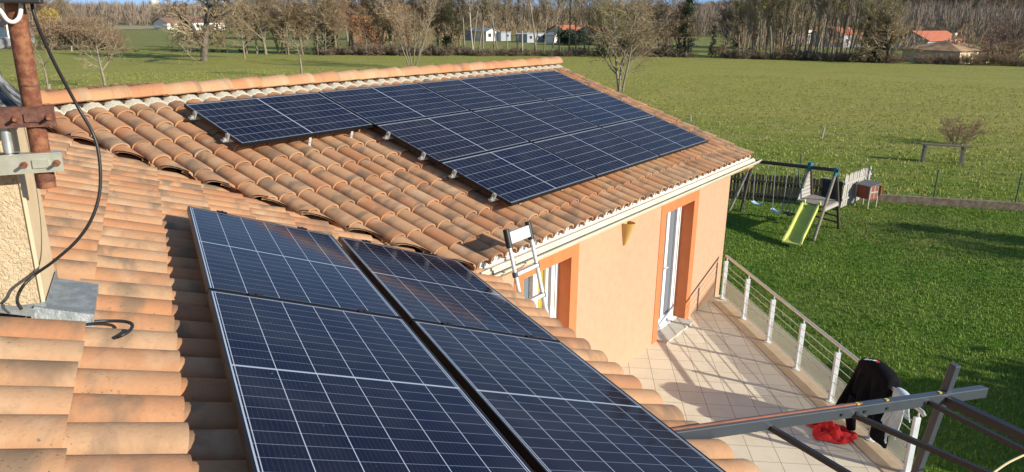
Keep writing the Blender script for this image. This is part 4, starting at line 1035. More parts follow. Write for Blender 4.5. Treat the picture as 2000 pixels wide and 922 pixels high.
# low wall and fence posts
m = MB(); a, b = WL0-WDIR*.6, WL0+WDIR*16
m.prism([a-Z*.1, b-Z*.1, b+np.cross(Z, WDIR)*.2-Z*.1, a+np.cross(Z, WDIR)*.2-Z*.1], Z*.38)
lw = tag(m.build('garden_wall', MT['wall_block']), 'low mossy concrete garden wall between lawn and meadow', 'wall')
gp = 'green steel posts along the garden wall'
def fpost(p, h_, label, brace=None):
    t_ = thing('fence_post', label, 'fence post', p, gp); m = MB(); m.tube([p, p+Z*h_], .022, 8); m.build('post', MT['green_post'], t_)
    m = MB(); m.tube([p+Z*h_, p+Z*(h_+.015)], .026, 8); m.build('cap', MT['green_post'], t_)
    if brace is not None:
        m = MB(); m.tube([p+Z*h_*.97, brace], .017, 8); m.build('brace', MT['green_post'], t_)
    return t_
wo_ = np.cross(Z, WDIR)*.1
def wallpt(px):
    q = [WL0+WDIR*s+wo_ for s in np.linspace(-1.2, 14, 400)]
    best = min(q, key=lambda p: abs(((p-CAMP)@CR)/((p-CAMP)@_F)*FPX+1000-px)); return best+Z*.28
p1 = wallpt(1687); fpost(p1, 1.0, 'braced green fence post at the left end of the garden wall', wallpt(1722))
fpost(wallpt(1820), 1.0, 'green fence post on the garden wall below the wooden trestle')
fpost(wallpt(1980), 1.05, 'green fence post on the garden wall at the right edge')
fpost(at(1553, 396)+Z*.0, 1.75, 'tall dark green post behind the picket fence and swings')
# wire between wall posts
m = MB()
for z_ in (.98, .55, .12): m.tube([wallpt(1687)+Z*z_, wallpt(1820)+Z*z_, wallpt(1980)+Z*z_, wallpt(1980)+WDIR*3+Z*z_], .004, 4)
tag(m.build('fence_wire', MT['green_post']), 'thin green wires strung between the garden wall posts', 'wire')
# trestle in the meadow
tA, tB = at(1803, 317), at(1878, 322); td = (tB-tA)/np.linalg.norm(tB-tA); tn = np.cross(Z, td)
tr = thing('trestle', 'weathered wooden trestle frame standing in the meadow', 'trestle', (tA+tB)/2)
m = MB()
for k in (-.16, .0, .16): m.beam(tA-td*.22+Z*.84+tn*(k+.2), tB+td*.3+Z*.84+tn*(k+.2), tn*.065, Z*.022)
m.build('top_planks', MT['picnic'], tr)
for p in (tA, tB):
    for k in (0, .14, .4):
        m = MB(); m.beam(p+tn*k, p+tn*k+Z*.82, td*.045, tn*.03); m.build('leg', MT['wood_grey'], tr)
    m = MB(); m.beam(p-tn*.05+Z*.74, p+tn*.48+Z*.74, td*.05, Z*.03); m.build('cross_bar', MT['picnic'], tr)

# ---------------------------------------------------------------- trees
def unit(v): return v/(np.linalg.norm(v)+1e-12)
class Tree:
    def __init__(s, seed): s.rg = np.random.default_rng(seed); s.tr = MB(); s.tw = MB(); s.tips = []
    def branch(s, p, d, L, r, lvl, P):
        rg = s.rg; n = max(2, P['seg'][min(lvl, len(P['seg'])-1)]); pts = [p]; rads = [r]; dd = d.copy(); q = p.copy()
        for i in range(n):
            dd = unit(dd+rg.normal(0, P['wob'][min(lvl, len(P['wob'])-1)], 3)+V(0, 0, P['up'][min(lvl, len(P['up'])-1)]))
            q = q+dd*L/n; pts.append(q); rads.append(max(r*(1-(i+1)/n*P['tap']), P['rmin']))
        mb = s.tr if lvl < P['split'] else s.tw
        mb.tube(pts, rads, 7 if lvl == 0 else (5 if lvl == 1 else 3), caps=False)
        if lvl+1 < len(P['num']) or lvl == 0 and len(P['num']) > 1:
            if lvl+1 >= len(P['num']): return
            m = P['num'][lvl+1]; m = max(1, int(round(m*rg.uniform(.8, 1.2))))
            st = P['start'][min(lvl, len(P['start'])-1)]
            for j in range(m):
                f = st+(1-st)*((j+rg.random())/m); k = min(int(f*n), n-1); fr = f*n-k
                bp = pts[k]+(pts[k+1]-pts[k])*fr; bd = unit(pts[k+1]-pts[k])
                side = unit(np.cross(bd, rg.normal(0, 1, 3))); ang = R(rg.normal(P['ang'][min(lvl, len(P['ang'])-1)], 9))
                nd = unit(bd*math.cos(ang)+side*math.sin(ang))
                ll = L*P['len'][min(lvl, len(P['len'])-1)]*rg.uniform(.7, 1.15)*(1-P['fall'][min(lvl, len(P['fall'])-1)]*f)
                s.branch(bp, nd, ll, max(rads[k]*P['rr'], P['rmin']), lvl+1, P)
        else: s.tips.append(q)
def leaves(tips, rg, n, spread, size, mb, flat=1.0):
    for t_ in tips:
        for k in range(n):
            c = t_+rg.normal(0, spread, 3)*V(1, 1, flat); a = unit(rg.normal(0, 1, 3)); b = unit(np.cross(a, rg.normal(0, 1, 3))); s_ = size*rg.uniform(.6, 1.3)
            mb.add([c-a*s_, c+b*s_*.6, c+a*s_, c-b*s_*.6], [(0, 1, 2, 3)])
PROTO = {}
def build_tree(key, name, seed, P, H, bark, twig, trunks=1, spread=0.0, leaf=None, extra=None, trunk_lean=0.06, r0=None):
    T = Tree(seed); rg = T.rg
    for k in range(trunks):
        a = 2*math.pi*k/trunks+rg.uniform(0, 1); d = unit(V(math.cos(a)*spread, math.sin(a)*spread, 1)+rg.normal(0, trunk_lean, 3)*V(1, 1, 0))
        h_ = H*(P['trunkf']*rg.uniform(.85, 1.1) if k else P['trunkf']); T.branch(V(math.cos(a)*.25*(trunks > 1), math.sin(a)*.25*(trunks > 1), -.1), d, h_, (r0 or H*.022)*(1 if k == 0 else .8), 0, P)
    root = thing(name, 'x', 'tree')
    T.tr.build('trunk', MT[bark], root, fixn=False, smooth=60); T.tw.build('crown', MT[twig], root, fixn=False)
    if leaf:
        m = MB(); leaves(T.tips[::leaf[4] if len(leaf) > 4 else 1], rg, leaf[0], leaf[1], leaf[2], m); m.build('leaves', MT[leaf[3]], root, fixn=False)
    if extra: extra(T, root)
    PROTO[key] = [root, True, H]; return root
def mistle(n, size, mat='leaf_moss', nm='mistletoe', lo=.45):
    def f(T, root):
        zs = [t_ for t_ in T.tips if t_[2] > lo*max(q[2] for q in T.tips)]
        for k in range(n):
            c = zs[int(T.rg.integers(len(zs)))]; m = MB(); leaves([c+T.rg.normal(0, size*.5, 3) for _ in range(12)], T.rg, 9, size*.45, size*.32, m); m.build(nm, MT[mat], root, fixn=False)
    return f
def ivy(h_, rad_, mat='leaf_ivy'):
    def f(T, root):
        m = MB(); z_ = np.linspace(.1, h_, 60); leaves([V(0, 0, q) for q in z_], T.rg, 26, rad_, .16, m, 1.0); m.build('ivy', MT[mat], root, fixn=False)
    return f
def both(*fs):
    def f(T, root):
        for g in fs: g(T, root)
    return f
PB = dict(seg=[7, 5, 4, 3, 2], wob=[.06, .12, .16, .2, .25], up=[.02, .06, .05, .04, .02], tap=.78, rmin=.012, split=2, start=[.18, .2, .2, .1], ang=[52, 45, 42, 45], len=[.62, .55, .5, .55], fall=[.45, .3, .3, .2], rr=.6, num=[1, 14, 6, 5, 4], trunkf=.78)
def PP(**k): d = dict(PB); d.update(k); return d
build_tree('oak', 'oak_tree', 1, PP(num=[1, 16, 9, 7, 4], ang=[68, 48, 45, 45], len=[.88, .55, .48, .5], up=[.0, .035, .03, .0], wob=[.10, .2, .22, .25, .3], start=[.16, .2, .15, .1], rr=.62, rmin=.018, trunkf=.72), 11., 'bark_dark', 'twig', r0=.42)
build_tree('round', 'bare_tree', 2, PP(num=[1, 14, 8, 7, 4]), 11., 'bark', 'twig', r0=.22, extra=None)
build_tree('round2', 'bare_tree', 3, PP(num=[1, 16, 8, 7, 4], len=[.55, .55, .5, .5], ang=[42, 42, 42, 45], rmin=.014), 12., 'bark', 'twig_brown', r0=.22)
build_tree('olive', 'mossy_tree', 4, PP(num=[1, 15, 9, 7, 4], len=[.55, .5, .5, .5], ang=[48, 45, 45, 45]), 11., 'bark_dark', 'twig_olive', trunks=2, spread=.25, r0=.22, extra=ivy(2.4, .45))
build_tree('poplar', 'poplar_tree', 5, PP(num=[1, 30, 5, 3], ang=[30, 32, 35], len=[.20, .5, .5], fall=[.45, .2, .2], start=[.22, .15, .1], up=[.0, .12, .05, .03], wob=[.015, .1, .16, .2], tap=.72, trunkf=1.0, seg=[9, 4, 3, 2], rmin=.014), 17., 'bark', 'twig', r0=.16)
build_tree('poplar2', 'poplar_tree', 6, PP(num=[1, 26, 5, 4], ang=[34, 34, 35], len=[.22, .5, .5], fall=[.35, .2, .2], start=[.34, .15, .1], up=[.0, .12, .05, .03], wob=[.02, .1, .16, .2], tap=.7, trunkf=1.0, seg=[9, 4, 3, 2], rmin=.014), 18., 'bark', 'twig', r0=.17, extra=mistle(5, .5))
build_tree('poplar3', 'poplar_tree', 7, PP(num=[1, 26, 5, 3], ang=[30, 34, 35], len=[.20, .5, .5], fall=[.35, .2, .2], start=[.40, .15, .1], up=[.0, .1, .05, .03], wob=[.022, .1, .16, .2], tap=.7, trunkf=1.0, seg=[9, 4, 3, 2], rmin=.014), 16., 'bark_dark', 'twig', r0=.19, extra=both(mistle(3, .5), ivy(5, .26)))
build_tree('pale', 'birch_tree', 8, PP(num=[1, 28, 5, 3], ang=[34, 34, 35], len=[.16, .5, .5], fall=[.35, .2, .2], start=[.4, .15, .1], up=[.0, .05, .0, -.03], wob=[.02, .1, .16, .2], tap=.8, trunkf=1.0, seg=[9, 4, 3, 2], rmin=.012), 16., 'bark_pale', 'twig', r0=.16)
build_tree('copper', 'copper_tree', 9, PP(num=[1, 15, 7, 4], ang=[58, 45, 45], len=[.62, .5, .5], start=[.2, .2, .1]), 6.5, 'bark_dark', 'twig_brown', r0=.14, leaf=(5, .22, .11, 'leaf_copper'))
build_tree('fruit', 'young_tree', 10, PP(num=[1, 9, 7, 5], ang=[50, 42, 40], len=[.85, .5, .5], start=[.45, .2, .1], up=[.0, .05, .05, .02], trunkf=.62, seg=[6, 5, 4, 2], rmin=.011), 5., 'bark', 'twig', r0=.11)
build_tree('fruit2', 'young_tree', 11, PP(num=[1, 12, 8, 6], ang=[62, 45, 42], len=[.75, .5, .5], start=[.30, .2, .1], up=[.0, .02, .02, .0], trunkf=.75, seg=[6, 5, 4, 2], rmin=.011), 6., 'bark', 'twig', r0=.14)
build_tree('multi', 'multi_stem_tree', 12, PP(num=[1, 13, 7, 5], ang=[34, 36, 38], len=[.38, .5, .5], start=[.22, .2, .1], up=[.02, .07, .05, .02], trunkf=.95, seg=[7, 5, 4, 2], rmin=.011, wob=[.06, .12, .16, .2]), 8.5, 'bark', 'twig', trunks=6, spread=.42, r0=.09)
build_tree('ash', 'bare_tree', 13, PP(num=[1, 16, 8, 6], ang=[48, 42, 40], len=[.62, .5, .5], start=[.14, .2, .1], up=[.015, .04, .03, .0], trunkf=.95, seg=[8, 6, 4, 2], rmin=.012, wob=[.05, .13, .16, .2], fall=[.55, .3, .2]), 9., 'bark', 'twig', trunks=3, spread=.16, r0=.13)
build_tree('russet', 'russet_tree', 14, PP(num=[1, 16, 8, 7, 3], ang=[48, 42, 42, 42], len=[.55, .5, .5, .5], start=[.12, .2, .1]), 8., 'bark_dark', 'twig_red', r0=.16)
build_tree('shrub', 'bare_shrub', 15, PP(num=[1, 10, 7, 4], ang=[36, 38, 40], len=[.55, .5, .5], start=[.10, .1, .1], trunkf=.9, seg=[5, 4, 3, 2], rmin=.010, up=[.0, .05, .03, .0]), 3.2, 'bark_dark', 'twig_brown', trunks=8, spread=.75, r0=.05)
build_tree('bramble', 'bramble_bush', 16, PP(num=[1, 9, 6, 4], ang=[50, 48, 45], len=[.65, .55, .5], start=[.05, .1, .1], trunkf=.9, seg=[5, 4, 3, 2], rmin=.014, up=[-.02, -.02, -.02, -.02]), 2.0, 'bark_dark', 'bramble', trunks=9, spread=1.1, r0=.035)
build_tree('willow', 'willow_tree', 17, PP(num=[1, 15, 8, 7], ang=[48, 42, 40], len=[.6, .5, .5], start=[.2, .2, .1], rmin=.016), 6.5, 'bark_dark', 'leaf_willow', r0=.18, leaf=(4, .25, .10, 'leaf_willow'))
def evergreen(key, name, seed, H, Wd, leafm, n=2600, conic=True):
    rg = np.random.default_rng(seed); root = thing(name, 'x', 'tree'); m = MB(); m.tube([V(0, 0, -.1), V(0, 0, H*.9)], [H*.03, H*.006], 7); m.build('trunk', MT['bark_dark'], root, smooth=60)
    m = MB(); cl = []
    for k in range(64):
        z_ = rg.uniform(.08, 1)**.9; rr_ = (Wd/2)*((1-z_)**.7 if conic else math.sin(math.pi*min(z_*.85+.12, 1))**.6)*rg.uniform(.45, 1.0); a = rg.uniform(0, 6.3); cl.append(V(math.cos(a)*rr_, math.sin(a)*rr_, z_*H))
    for c in cl: leaves([c], rg, n//64, Wd*.085, .13, m, .6)
    m.build('foliage', MT[leafm], root, fixn=False); PROTO[key] = [root, True, H]
evergreen('cedar', 'cedar_tree', 21, 8., 6.5, 'leaf_cedar', 5200)
evergreen('hedge', 'evergreen_hedge_bush', 22, 2.2, 3.0, 'leaf_dark', 3200, False)
evergreen('darkfir', 'ivy_clad_tree', 23, 9., 3.2, 'leaf_dark', 4200, True)
rgt = random.Random(77)
def put(key, px, py, label, group=None, H=None, ang=None, z=None, cat=None, sx=1.0):
    root, fresh, h0 = PROTO[key]; o = root if fresh else copy_tree(root); PROTO[key][1] = False
    p = at(px, py) if not isinstance(px, np.ndarray) else px; p = V(p[0], p[1], terr(p[0], p[1])); s = (H/h0 if H else rgt.uniform(.85, 1.15))
    o.location = Vector(p); o.scale = (s*sx, s*sx, s); o.rotation_euler = (0, 0, rgt.uniform(0, 6.28) if ang is None else ang)
    o['label'] = label
    if group: o['group'] = group
    elif 'group' in o: del o['group']
    if cat: o['category'] = cat
    return o
# named individuals
put('oak', 398, 119, 'big spreading bare oak with dark limbs alone in the left meadow', H=14, ang=.6)
put('fruit', 95, 176, 'small bare tree beside the mast, left of the stakes', H=5.2, sx=.9)
put('fruit2', 206, 171, 'bare wide branched tree in front of the brown thicket', H=6.0)
put('fruit2', 478, 114, 'small bare tree just right of the big oak', H=6.0)
put('fruit', 590, 150, 'low forked bare tree poking above the middle of the far ridge', H=6.3)
put('multi', 805, 134, 'many stemmed bare tree fanning out above the far ridge', H=9.3)
put('ash', 1212, 178, 'tall bare ash with drooping lower twigs right behind the far verge', H=9.0, ang=1.1)
put('copper', 716, 106, 'round tree still full of copper brown leaves', H=6.6, sx=1.15)
put('copper', 1005+790-1005, 106, 'slim brown leaved tree right of the round copper one', H=8.5, sx=.8)
put('willow', 98, 84, 'yellow twigged willow beside the brown thicket', H=6.6)
put('cedar', 124, 50, 'blue green cedar rising above the brown thicket', H=11.)
put('olive', 1182, 112, 'mossy bare tree with a tangled base at the meadow edge', H=10.5)
put('darkfir', 1338, 112, 'ivy clad leaning tree left of the gap to the green slope', H=9.)
put('darkfir', 1390, 113, 'short ivy covered stump tree on the right of the green gap', H=5., sx=.8)
put('pale', 925, 108, 'white stemmed birch left of the white cabin', H=15.)
put('fruit2', 1413, 113, 'pale grey bare tree by the dark bush at the gap', H=6.5)
put('oak', 1735, 123, 'gnarled dark oak with thick limbs right of the poplar grove', H=11., ang=2.0, sx=.8)
put('darkfir', 1690, 121, 'ivy smothered trunk left of the gnarled dark oak', H=8.5, sx=.7)
put('olive', 1712, 122, 'mossy olive toned tree beside the gnarled oak', H=11.)
put('darkfir', 1893, 70, 'dark ivy column among the far bare trees on the right', H=16., sx=.7)
put('poplar3', 655, 106, 'ivy wrapped poplar rising into the sky, left of the copper tree', H=17.)
put('poplar3', 640, 107, 'leaning poplar with dark ivy left of the ivy wrapped one', H=16.)
put('poplar2', 682, 100, 'poplar with yellow green mistletoe behind the copper tree', H=17.)
for i, (x, y, h_) in enumerate([(105, 92, 5.5), (130, 95, 5.8), (150, 94, 6.2), (172, 95, 5.5), (190, 96, 4.6), (210, 97, 3.6), (225, 98, 2.8)]):
    put('shrub', x, y, 'brown leafless shrub in the dense thicket behind the stakes', 'shrubs of the brown thicket', H=h_, cat='shrub')
put('hedge', 1108, 88, 'round dark evergreen bush left of the red roofed house', H=3.2, cat='bush', sx=1.2)
put('hedge', 1130, 89, 'dark evergreen hedge bush in front of the red roofed house', H=3.0, cat='bush', sx=1.2)
put('hedge', 1152, 88, 'dark evergreen bush at the right of the red roofed house hedge', H=2.6, cat='bush', sx=1.2)
put('shrub', 1868, 283, 'small brown bush behind the wooden trestle', H=1.6, cat='shrub')
# grove and tree lines
def line(keys, xs, y0, y1, label, group, hs, jit=3, cat=None, sx=1.0):
    for x in xs:
        f = (x-xs[0])/(xs[-1]-xs[0]+1e-9); put(rgt.choice(keys), x+rgt.uniform(-jit, jit), y0+(y1-y0)*f+rgt.uniform(-1.2, .8), label, group, H=rgt.uniform(*hs), cat=cat, sx=sx)
line(['poplar', 'poplar2', 'poplar'], list(np.linspace(905, 1170, 19)), 107, 109, 'tall thin bare poplar in the row behind the far roof ridge', 'poplars behind the ridge', (14, 19), 6, sx=.85)
line(['poplar', 'poplar2', 'poplar', 'poplar', 'poplar2'], list(np.linspace(1452, 1668, 34)), 113.5, 119.5, 'tall thin bare poplar in the dense grove at the meadow edge', 'poplars of the right grove', (13, 18), 4, sx=.75)
line(['poplar', 'poplar2'], list(np.linspace(1440, 1690, 16)), 106, 110, 'bare poplar deeper inside the grove at the meadow edge', 'back poplars of the right grove', (14, 18), 6, sx=.8)
line(['round', 'round2', 'ash'], list(np.linspace(480, 660, 9)), 105, 107, 'bare tree in the hedgerow right of the big oak', 'hedgerow trees right of the oak', (8, 12), 8)
line(['round2', 'round', 'olive'], list(np.linspace(690, 900, 10)), 101, 104, 'bare brownish tree in the hedgerow behind the copper trees', 'hedgerow trees behind the copper trees', (10, 14), 8)
line(['round', 'round2', 'olive'], list(np.linspace(1180, 1340, 7)), 109, 111, 'full crowned bare tree behind the ash at the meadow edge', 'trees behind the ash', (9, 13), 8)
line(['round', 'round2', 'poplar2'], list(np.linspace(500, 900, 18)), 78, 82, 'bare tree in the second belt of wood, left of centre', 'second belt trees left of centre', (11, 15), 9)
line(['round', 'round2', 'poplar'], list(np.linspace(920, 1330, 20)), 70, 76, 'bare tree rising behind the cabins and red roofs', 'trees behind the cabins', (12, 17), 9)
line(['round', 'olive', 'russet'], list(np.linspace(1425, 1530, 6)), 92, 98, 'bare tree behind the left part of the poplar grove', 'trees behind the grove', (11, 16), 8)
line(['round', 'round2', 'russet'], list(np.linspace(1720, 2010, 24)), 64, 68, 'bare tree in the belt above the red roofed farmhouse', 'trees above the farmhouse', (16, 23), 9)
line(['round', 'russet', 'round2'], list(np.linspace(1750, 2020, 13)), 57, 60, 'bare tree on the far right hillside', 'trees on the right hillside', (16, 22), 9)
line(['russet', 'shrub', 'russet'], list(np.linspace(1850, 2040, 11)), 122, 126, 'russet leafless tree along the right meadow edge', 'russet trees at the right edge', (3.5, 5.2), 6)
line(['russet'], list(np.linspace(1930, 2050, 6)), 110, 117, 'tall russet bare tree right of the hip roofed house', 'tall russet trees at the right edge', (8, 11), 6)
line(['round', 'round2'], list(np.linspace(6, 120, 7)), 60, 62, 'bare tree standing behind the white gabled house', 'trees behind the white gabled house', (9, 13), 6)
line(['bramble'], list(np.linspace(630, 900, 20)), 107, 108.5, 'dark bramble bush along the foot of the left hedgerow', 'brambles of the left hedgerow', (1.6, 2.6), 5, 'bush')
line(['bramble'], list(np.linspace(905, 1200, 18)), 108.5, 110, 'low bramble bush at the foot of the poplar row', 'brambles of the poplar row', (1.0, 1.9), 5, 'bush')
line(['bramble', 'bramble', 'shrub'], list(np.linspace(1205, 1345, 10)), 110, 112, 'low bramble bush at the foot of the mossy trees', 'brambles of the mossy trees', (1.2, 2.4), 5, 'bush')
line(['bramble', 'bramble', 'shrub'], list(np.linspace(1405, 1760, 28)), 113, 123.5, 'low bramble bush at the foot of the grove', 'brambles of the grove', (1.2, 2.4), 5, 'bush')
line(['bramble', 'shrub'], list(np.linspace(1800, 2020, 18)), 125, 130, 'brown bramble bush along the right meadow edge', 'brambles at the right edge', (1.2, 2.2), 5, 'bush')
line(['bramble'], list(np.linspace(8, 225, 16)), 96, 99, 'low dry bramble in the strip behind the stakes', 'brambles of the left strip', (.7, 1.3), 5, 'bush')
line(['bramble'], list(np.linspace(236, 620, 12)), 100, 104, 'small dry bush along the meadow ditch near the oak', 'dry bushes near the oak', (.4, .9), 9, 'bush')
# trees outside the frame on the right whose long shadows cross the lawn
ds = V(math.sin(SUN_AZ), math.cos(SUN_AZ), 0)
for i, (px, py, dist, key, H) in enumerate([(1700, 440, 20, 'round2', 8.0), (1880, 456, 15, 'darkfir', 6.5), (1880, 825, 12.5, 'hedge', 4.8), (1985, 800, 11, 'darkfir', 5.5)]):  # last two are added unseen, only to cast the lower lawn shadow
    p = at(px, py)+ds*dist; put(key, p, 0, f'garden tree {["with a bare crown", "tall and dark green", "round evergreen, added for its shadow,", "dark cone, added for its shadow,"][i]} standing right of the lawn outside the view', None, H=H)

# far-off wood
def far_wood(name, label, n, az0, az1, r0, r1, h0, h1_, seed, mat='far_wood', tw=85, clear=False):
    rg = np.random.default_rng(seed); vs = []
    az = np.radians(rg.uniform(az0, az1, n)); rr_ = r0+(r1-r0)*rg.random(n)
    if clear:
        dg = np.degrees(az); kp = ~(((dg > 13.2) & (dg < 16.6) & (rr_ < 260)) | ((dg > -20) & (dg < -16.5) & (rr_ < 230)) | ((dg > -4) & (dg < 9) & (rr_ < 195)) | ((dg > 28) & (dg < 34) & (rr_ < 230))); az = az[kp]; rr_ = rr_[kp]; n = len(az)
    for k in range(n):
        x, y = rr_[k]*math.sin(az[k]), rr_[k]*math.cos(az[k]); z_ = terr(x, y); H = rg.uniform(h0, h1_); W_ = H*rg.uniform(.25, .42); s_ = rr_[k]/1428
        side = V(math.cos(az[k]), -math.sin(az[k]), 0); m = tw
        a = rg.uniform(0, 6.28, m); q = rg.uniform(.0, 1, m)**.7; rad = np.sin(np.pi*np.clip(q*.8+.12, 0, 1))*W_*np.sqrt(rg.random(m))
        base = np.stack([x+np.cos(a)*rad*.72, y+np.sin(a)*rad*.72, z_+q*H*.7], 1); tip = np.stack([x+np.cos(a)*rad*1.02, y+np.sin(a)*rad*1.02, z_+np.minimum(q*H*.7+H*.34*rg.uniform(.4, 1, m), H)], 1)
        ta = az[k]+rg.uniform(-1.3, 1.3, m); wv = np.stack([np.cos(ta), -np.sin(ta), 0*ta], 1)*(s_*.38*rg.uniform(.5, 1.5, m))[:, None]
        vs.append(np.stack([base-wv, base+wv, tip], 1).reshape(-1, 3))
        b = np.array([[x, y, z_-.5]]); vs.append(np.stack([b-side*s_*.35, b+side*s_*.35, b+[[0, 0, H*.8]]], 1).reshape(-1, 3))
    v = np.concatenate(vs); nf = len(v)//3; me = bpy.data.meshes.new(name); me.vertices.add(len(v)); me.vertices.foreach_set('co', v.ravel())
    me.loops.add(len(v)); me.loops.foreach_set('vertex_index', np.arange(len(v), dtype=np.int32)); me.polygons.add(nf); me.polygons.foreach_set('loop_start', np.arange(0, 3*nf, 3, dtype=np.int32))
    me.update(calc_edges=True); me.validate(); o = link_mesh(name, me, MT[mat]); return tag(o, label, 'wood', None, 'stuff')
far_wood('distant_wood', 'grey bare wood along the horizon on the left, behind the stubble field', 900, -40, -12, 335, 520, 8, 12, 31)
far_wood('distant_wood', 'bare wood on the low rise behind the middle of the view', 900, -14, 16, 330, 620, 9, 13, 32)
far_wood('distant_wood', 'grey brown bare wood covering the hillside on the right', 2200, 13, 42, 250, 640, 7, 12, 33)
far_wood('undergrowth', 'brown mass of bare undergrowth between the tree belts', 700, -12, 36, 150, 250, 3, 7, 34, 'twig_brown', 50, True)

# ---------------------------------------------------------------- distant buildings and poles
def house_at(name, label, x0, x1, yb, wall_h, mat_w, mat_r, roof='gable', ridge=1.2, depth=7., cat='house', turn=.38, wins=(), eave=.4, chim=False, lift=0.0):
    """front face spans pixels x0..x1 with its foot at pixel row yb"""
    A, B = at(x0, yb), at(x1, yb)
    zt = terr((A[0]+B[0])/2, (A[1]+B[1])/2)+lift
    c = (A+B)/2; L_ = np.linalg.norm(B-A); d_ = (B-A)/L_; ct, st_ = math.cos(turn), math.sin(turn); d_ = V(d_[0]*ct-d_[1]*st_, d_[0]*st_+d_[1]*ct, 0); b_ = V(-d_[1], d_[0], 0)
    b_ = b_ if b_[1] > 0 else -b_
    h_ = thing(name, label, cat, V(c[0], c[1], zt)); o_ = V(c[0], c[1], zt)
    G = lambda x, y, z_: o_+d_*x+b_*y+Z*z_
    m = MB(); X = L_/2
    m.prism([G(-X, 0, -.3), G(X, 0, -.3), G(X, 0, wall_h), G(-X, 0, wall_h)], b_*depth)
    if roof == 'front': m.prism([G(-X, 0, wall_h), G(X, 0, wall_h), G(0, 0, wall_h+ridge)], b_*depth)
    if roof == 'gable':
        m.prism([G(-X, 0, wall_h), G(-X, depth, wall_h), G(-X, depth/2, wall_h+ridge)], d_*L_)
    m.build('wall', MT[mat_w], h_)
    m = MB(); e = eave; t_ = .14
    if roof == 'gable':
        for s0_, s1_ in ((-e, depth/2), (depth+e, depth/2)):
            P_ = [G(-X-e, s0_, wall_h-e*ridge/(depth/2)+.02), G(X+e, s0_, wall_h-e*ridge/(depth/2)+.02), G(X+e, s1_, wall_h+ridge+.02), G(-X-e, s1_, wall_h+ridge+.02)]; m.prism(P_, Z*t_)
    elif roof == 'front':
        for sg in (-1, 1):
            P_ = [G(sg*(X+e), -e, wall_h-e*ridge/X+.02), G(sg*(X+e), depth+e, wall_h-e*ridge/X+.02), G(0, depth+e, wall_h+ridge+.02), G(0, -e, wall_h+ridge+.02)]; m.prism(P_, Z*t_)
    elif roof == 'hip':
        hh = min(X, depth/2); q = [G(-X-e, -e, wall_h), G(X+e, -e, wall_h), G(X+e, depth+e, wall_h), G(-X-e, depth+e, wall_h), G(-X+hh*.9, depth/2, wall_h+ridge), G(X-hh*.9, depth/2, wall_h+ridge)]
        m.add(q, [(0, 1, 5, 4), (1, 2, 5), (2, 3, 4, 5), (3, 0, 4), (3, 2, 1, 0)])
    else: m.prism([G(-X-.15, -.15, wall_h+.01), G(X+.15, -.15, wall_h+.01), G(X+.15, depth+.15, wall_h+.01), G(-X-.15, depth+.15, wall_h+.01)], Z*.15)
    rf = m.build('roof', MT[mat_r], h_)
    for (f0, f1, z0, z1) in wins:
        m = MB(); m.box(G((f0+f1-1)*X, -.03, (z0+z1)/2), d_*(f1-f0)*X, b_*.03, Z*(z1-z0)/2); wf = m.build('window', MT['w_white'], h_)
        m = MB(); m.box(G((f0+f1-1)*X, -.07, (z0+z1)/2), d_*(f1-f0)*X*.86, b_*.012, Z*(z1-z0)/2*.86); m.build('pane', MT['pane'], wf)
    if chim:
        m = MB(); m.box(G(X*.3, depth/2, wall_h+ridge+.4), d_*.3, b_*.25, Z*.7); m.build('chimney', MT['w_cream'], rf)
    return h_
house_at('gabled_house', 'white gabled house with an arched window behind the mast', 18, 68, 83, 3.2, 'w_white', 'r_brown', 'front', 2.0, 9, wins=((.55, .8, .9, 2.4),), chim=True)
house_at('long_house', 'white low house with brown roof half hidden by the big oak', 372, 445, 58.5, 2.6, 'w_white', 'r_brown', 'gable', 1.6, 8, wins=((.1, .2, .8, 2), (.4, .5, .8, 2), (.7, .8, 0, 2)))
house_at('white_house', 'small white house left of the big oak trunk', 325, 362, 58, 2.3, 'w_white', 'r_brown', 'gable', 1.4, 8, wins=((.2, .4, .8, 2),))
house_at('tall_house', 'cream two storey house on the slope among bare trees', 552, 598, 52, 4.6, 'w_cream', 'r_tan', 'gable', 1.4, 8, wins=((.1, .22, .6, 1.8), (.4, .52, .6, 1.8), (.7, .82, .6, 1.8), (.1, .22, 2.9, 4), (.4, .52, 2.9, 4), (.7, .82, 2.9, 4)))
house_at('mobile_home', 'white cabin with a curved end left of the concrete pole', 947, 974, 80, 2.3, 'w_white', 'r_grey', 'front', .7, 7, 'cabin', wins=((.15, .45, .9, 1.9),))
house_at('mobile_home', 'long grey cabin behind the concrete pole', 976, 1000, 80, 2.1, 'w_grey', 'r_grey', 'flat', .5, 5, 'cabin', wins=((.5, .8, .9, 1.7),))
house_at('mobile_home', 'grey blue cabin with windows right of the concrete pole', 1024, 1074, 83, 2.1, 'w_grey', 'r_grey', 'flat', .5, 4, 'cabin', wins=((.1, .25, .8, 1.7), (.5, .62, .8, 1.7), (.75, .9, .8, 1.7)))
house_at('mobile_home', 'low dark cabin left of the white curved one', 925, 944, 79, 2.3, 'w_grey', 'r_grey', 'flat', .5, 4, 'cabin', wins=((.3, .6, .8, 1.7),))
house_at('garden_shed', 'small white gabled shed left of the round dark bush', 1079, 1100, 84, 1.7, 'w_white', 'r_grey', 'front', .6, 3, 'shed', eave=.1, wins=((.4, .65, .1, 1.4),))
house_at('red_roof_house', 'house with a bright orange red roof behind the dark hedge', 1103, 1150, 84, 2.5, 'w_cream', 'r_red', 'gable', 1.5, 8, wins=((.2, .35, .8, 2),))
house_at('ochre_house', 'ochre house with red roof seen through the ash twigs', 1163, 1232, 88, 2.6, 'w_cream', 'r_red', 'gable', 1.5, 8, wins=((.1, .2, .8, 2), (.5, .6, .8, 2), (.8, .9, .8, 2)))
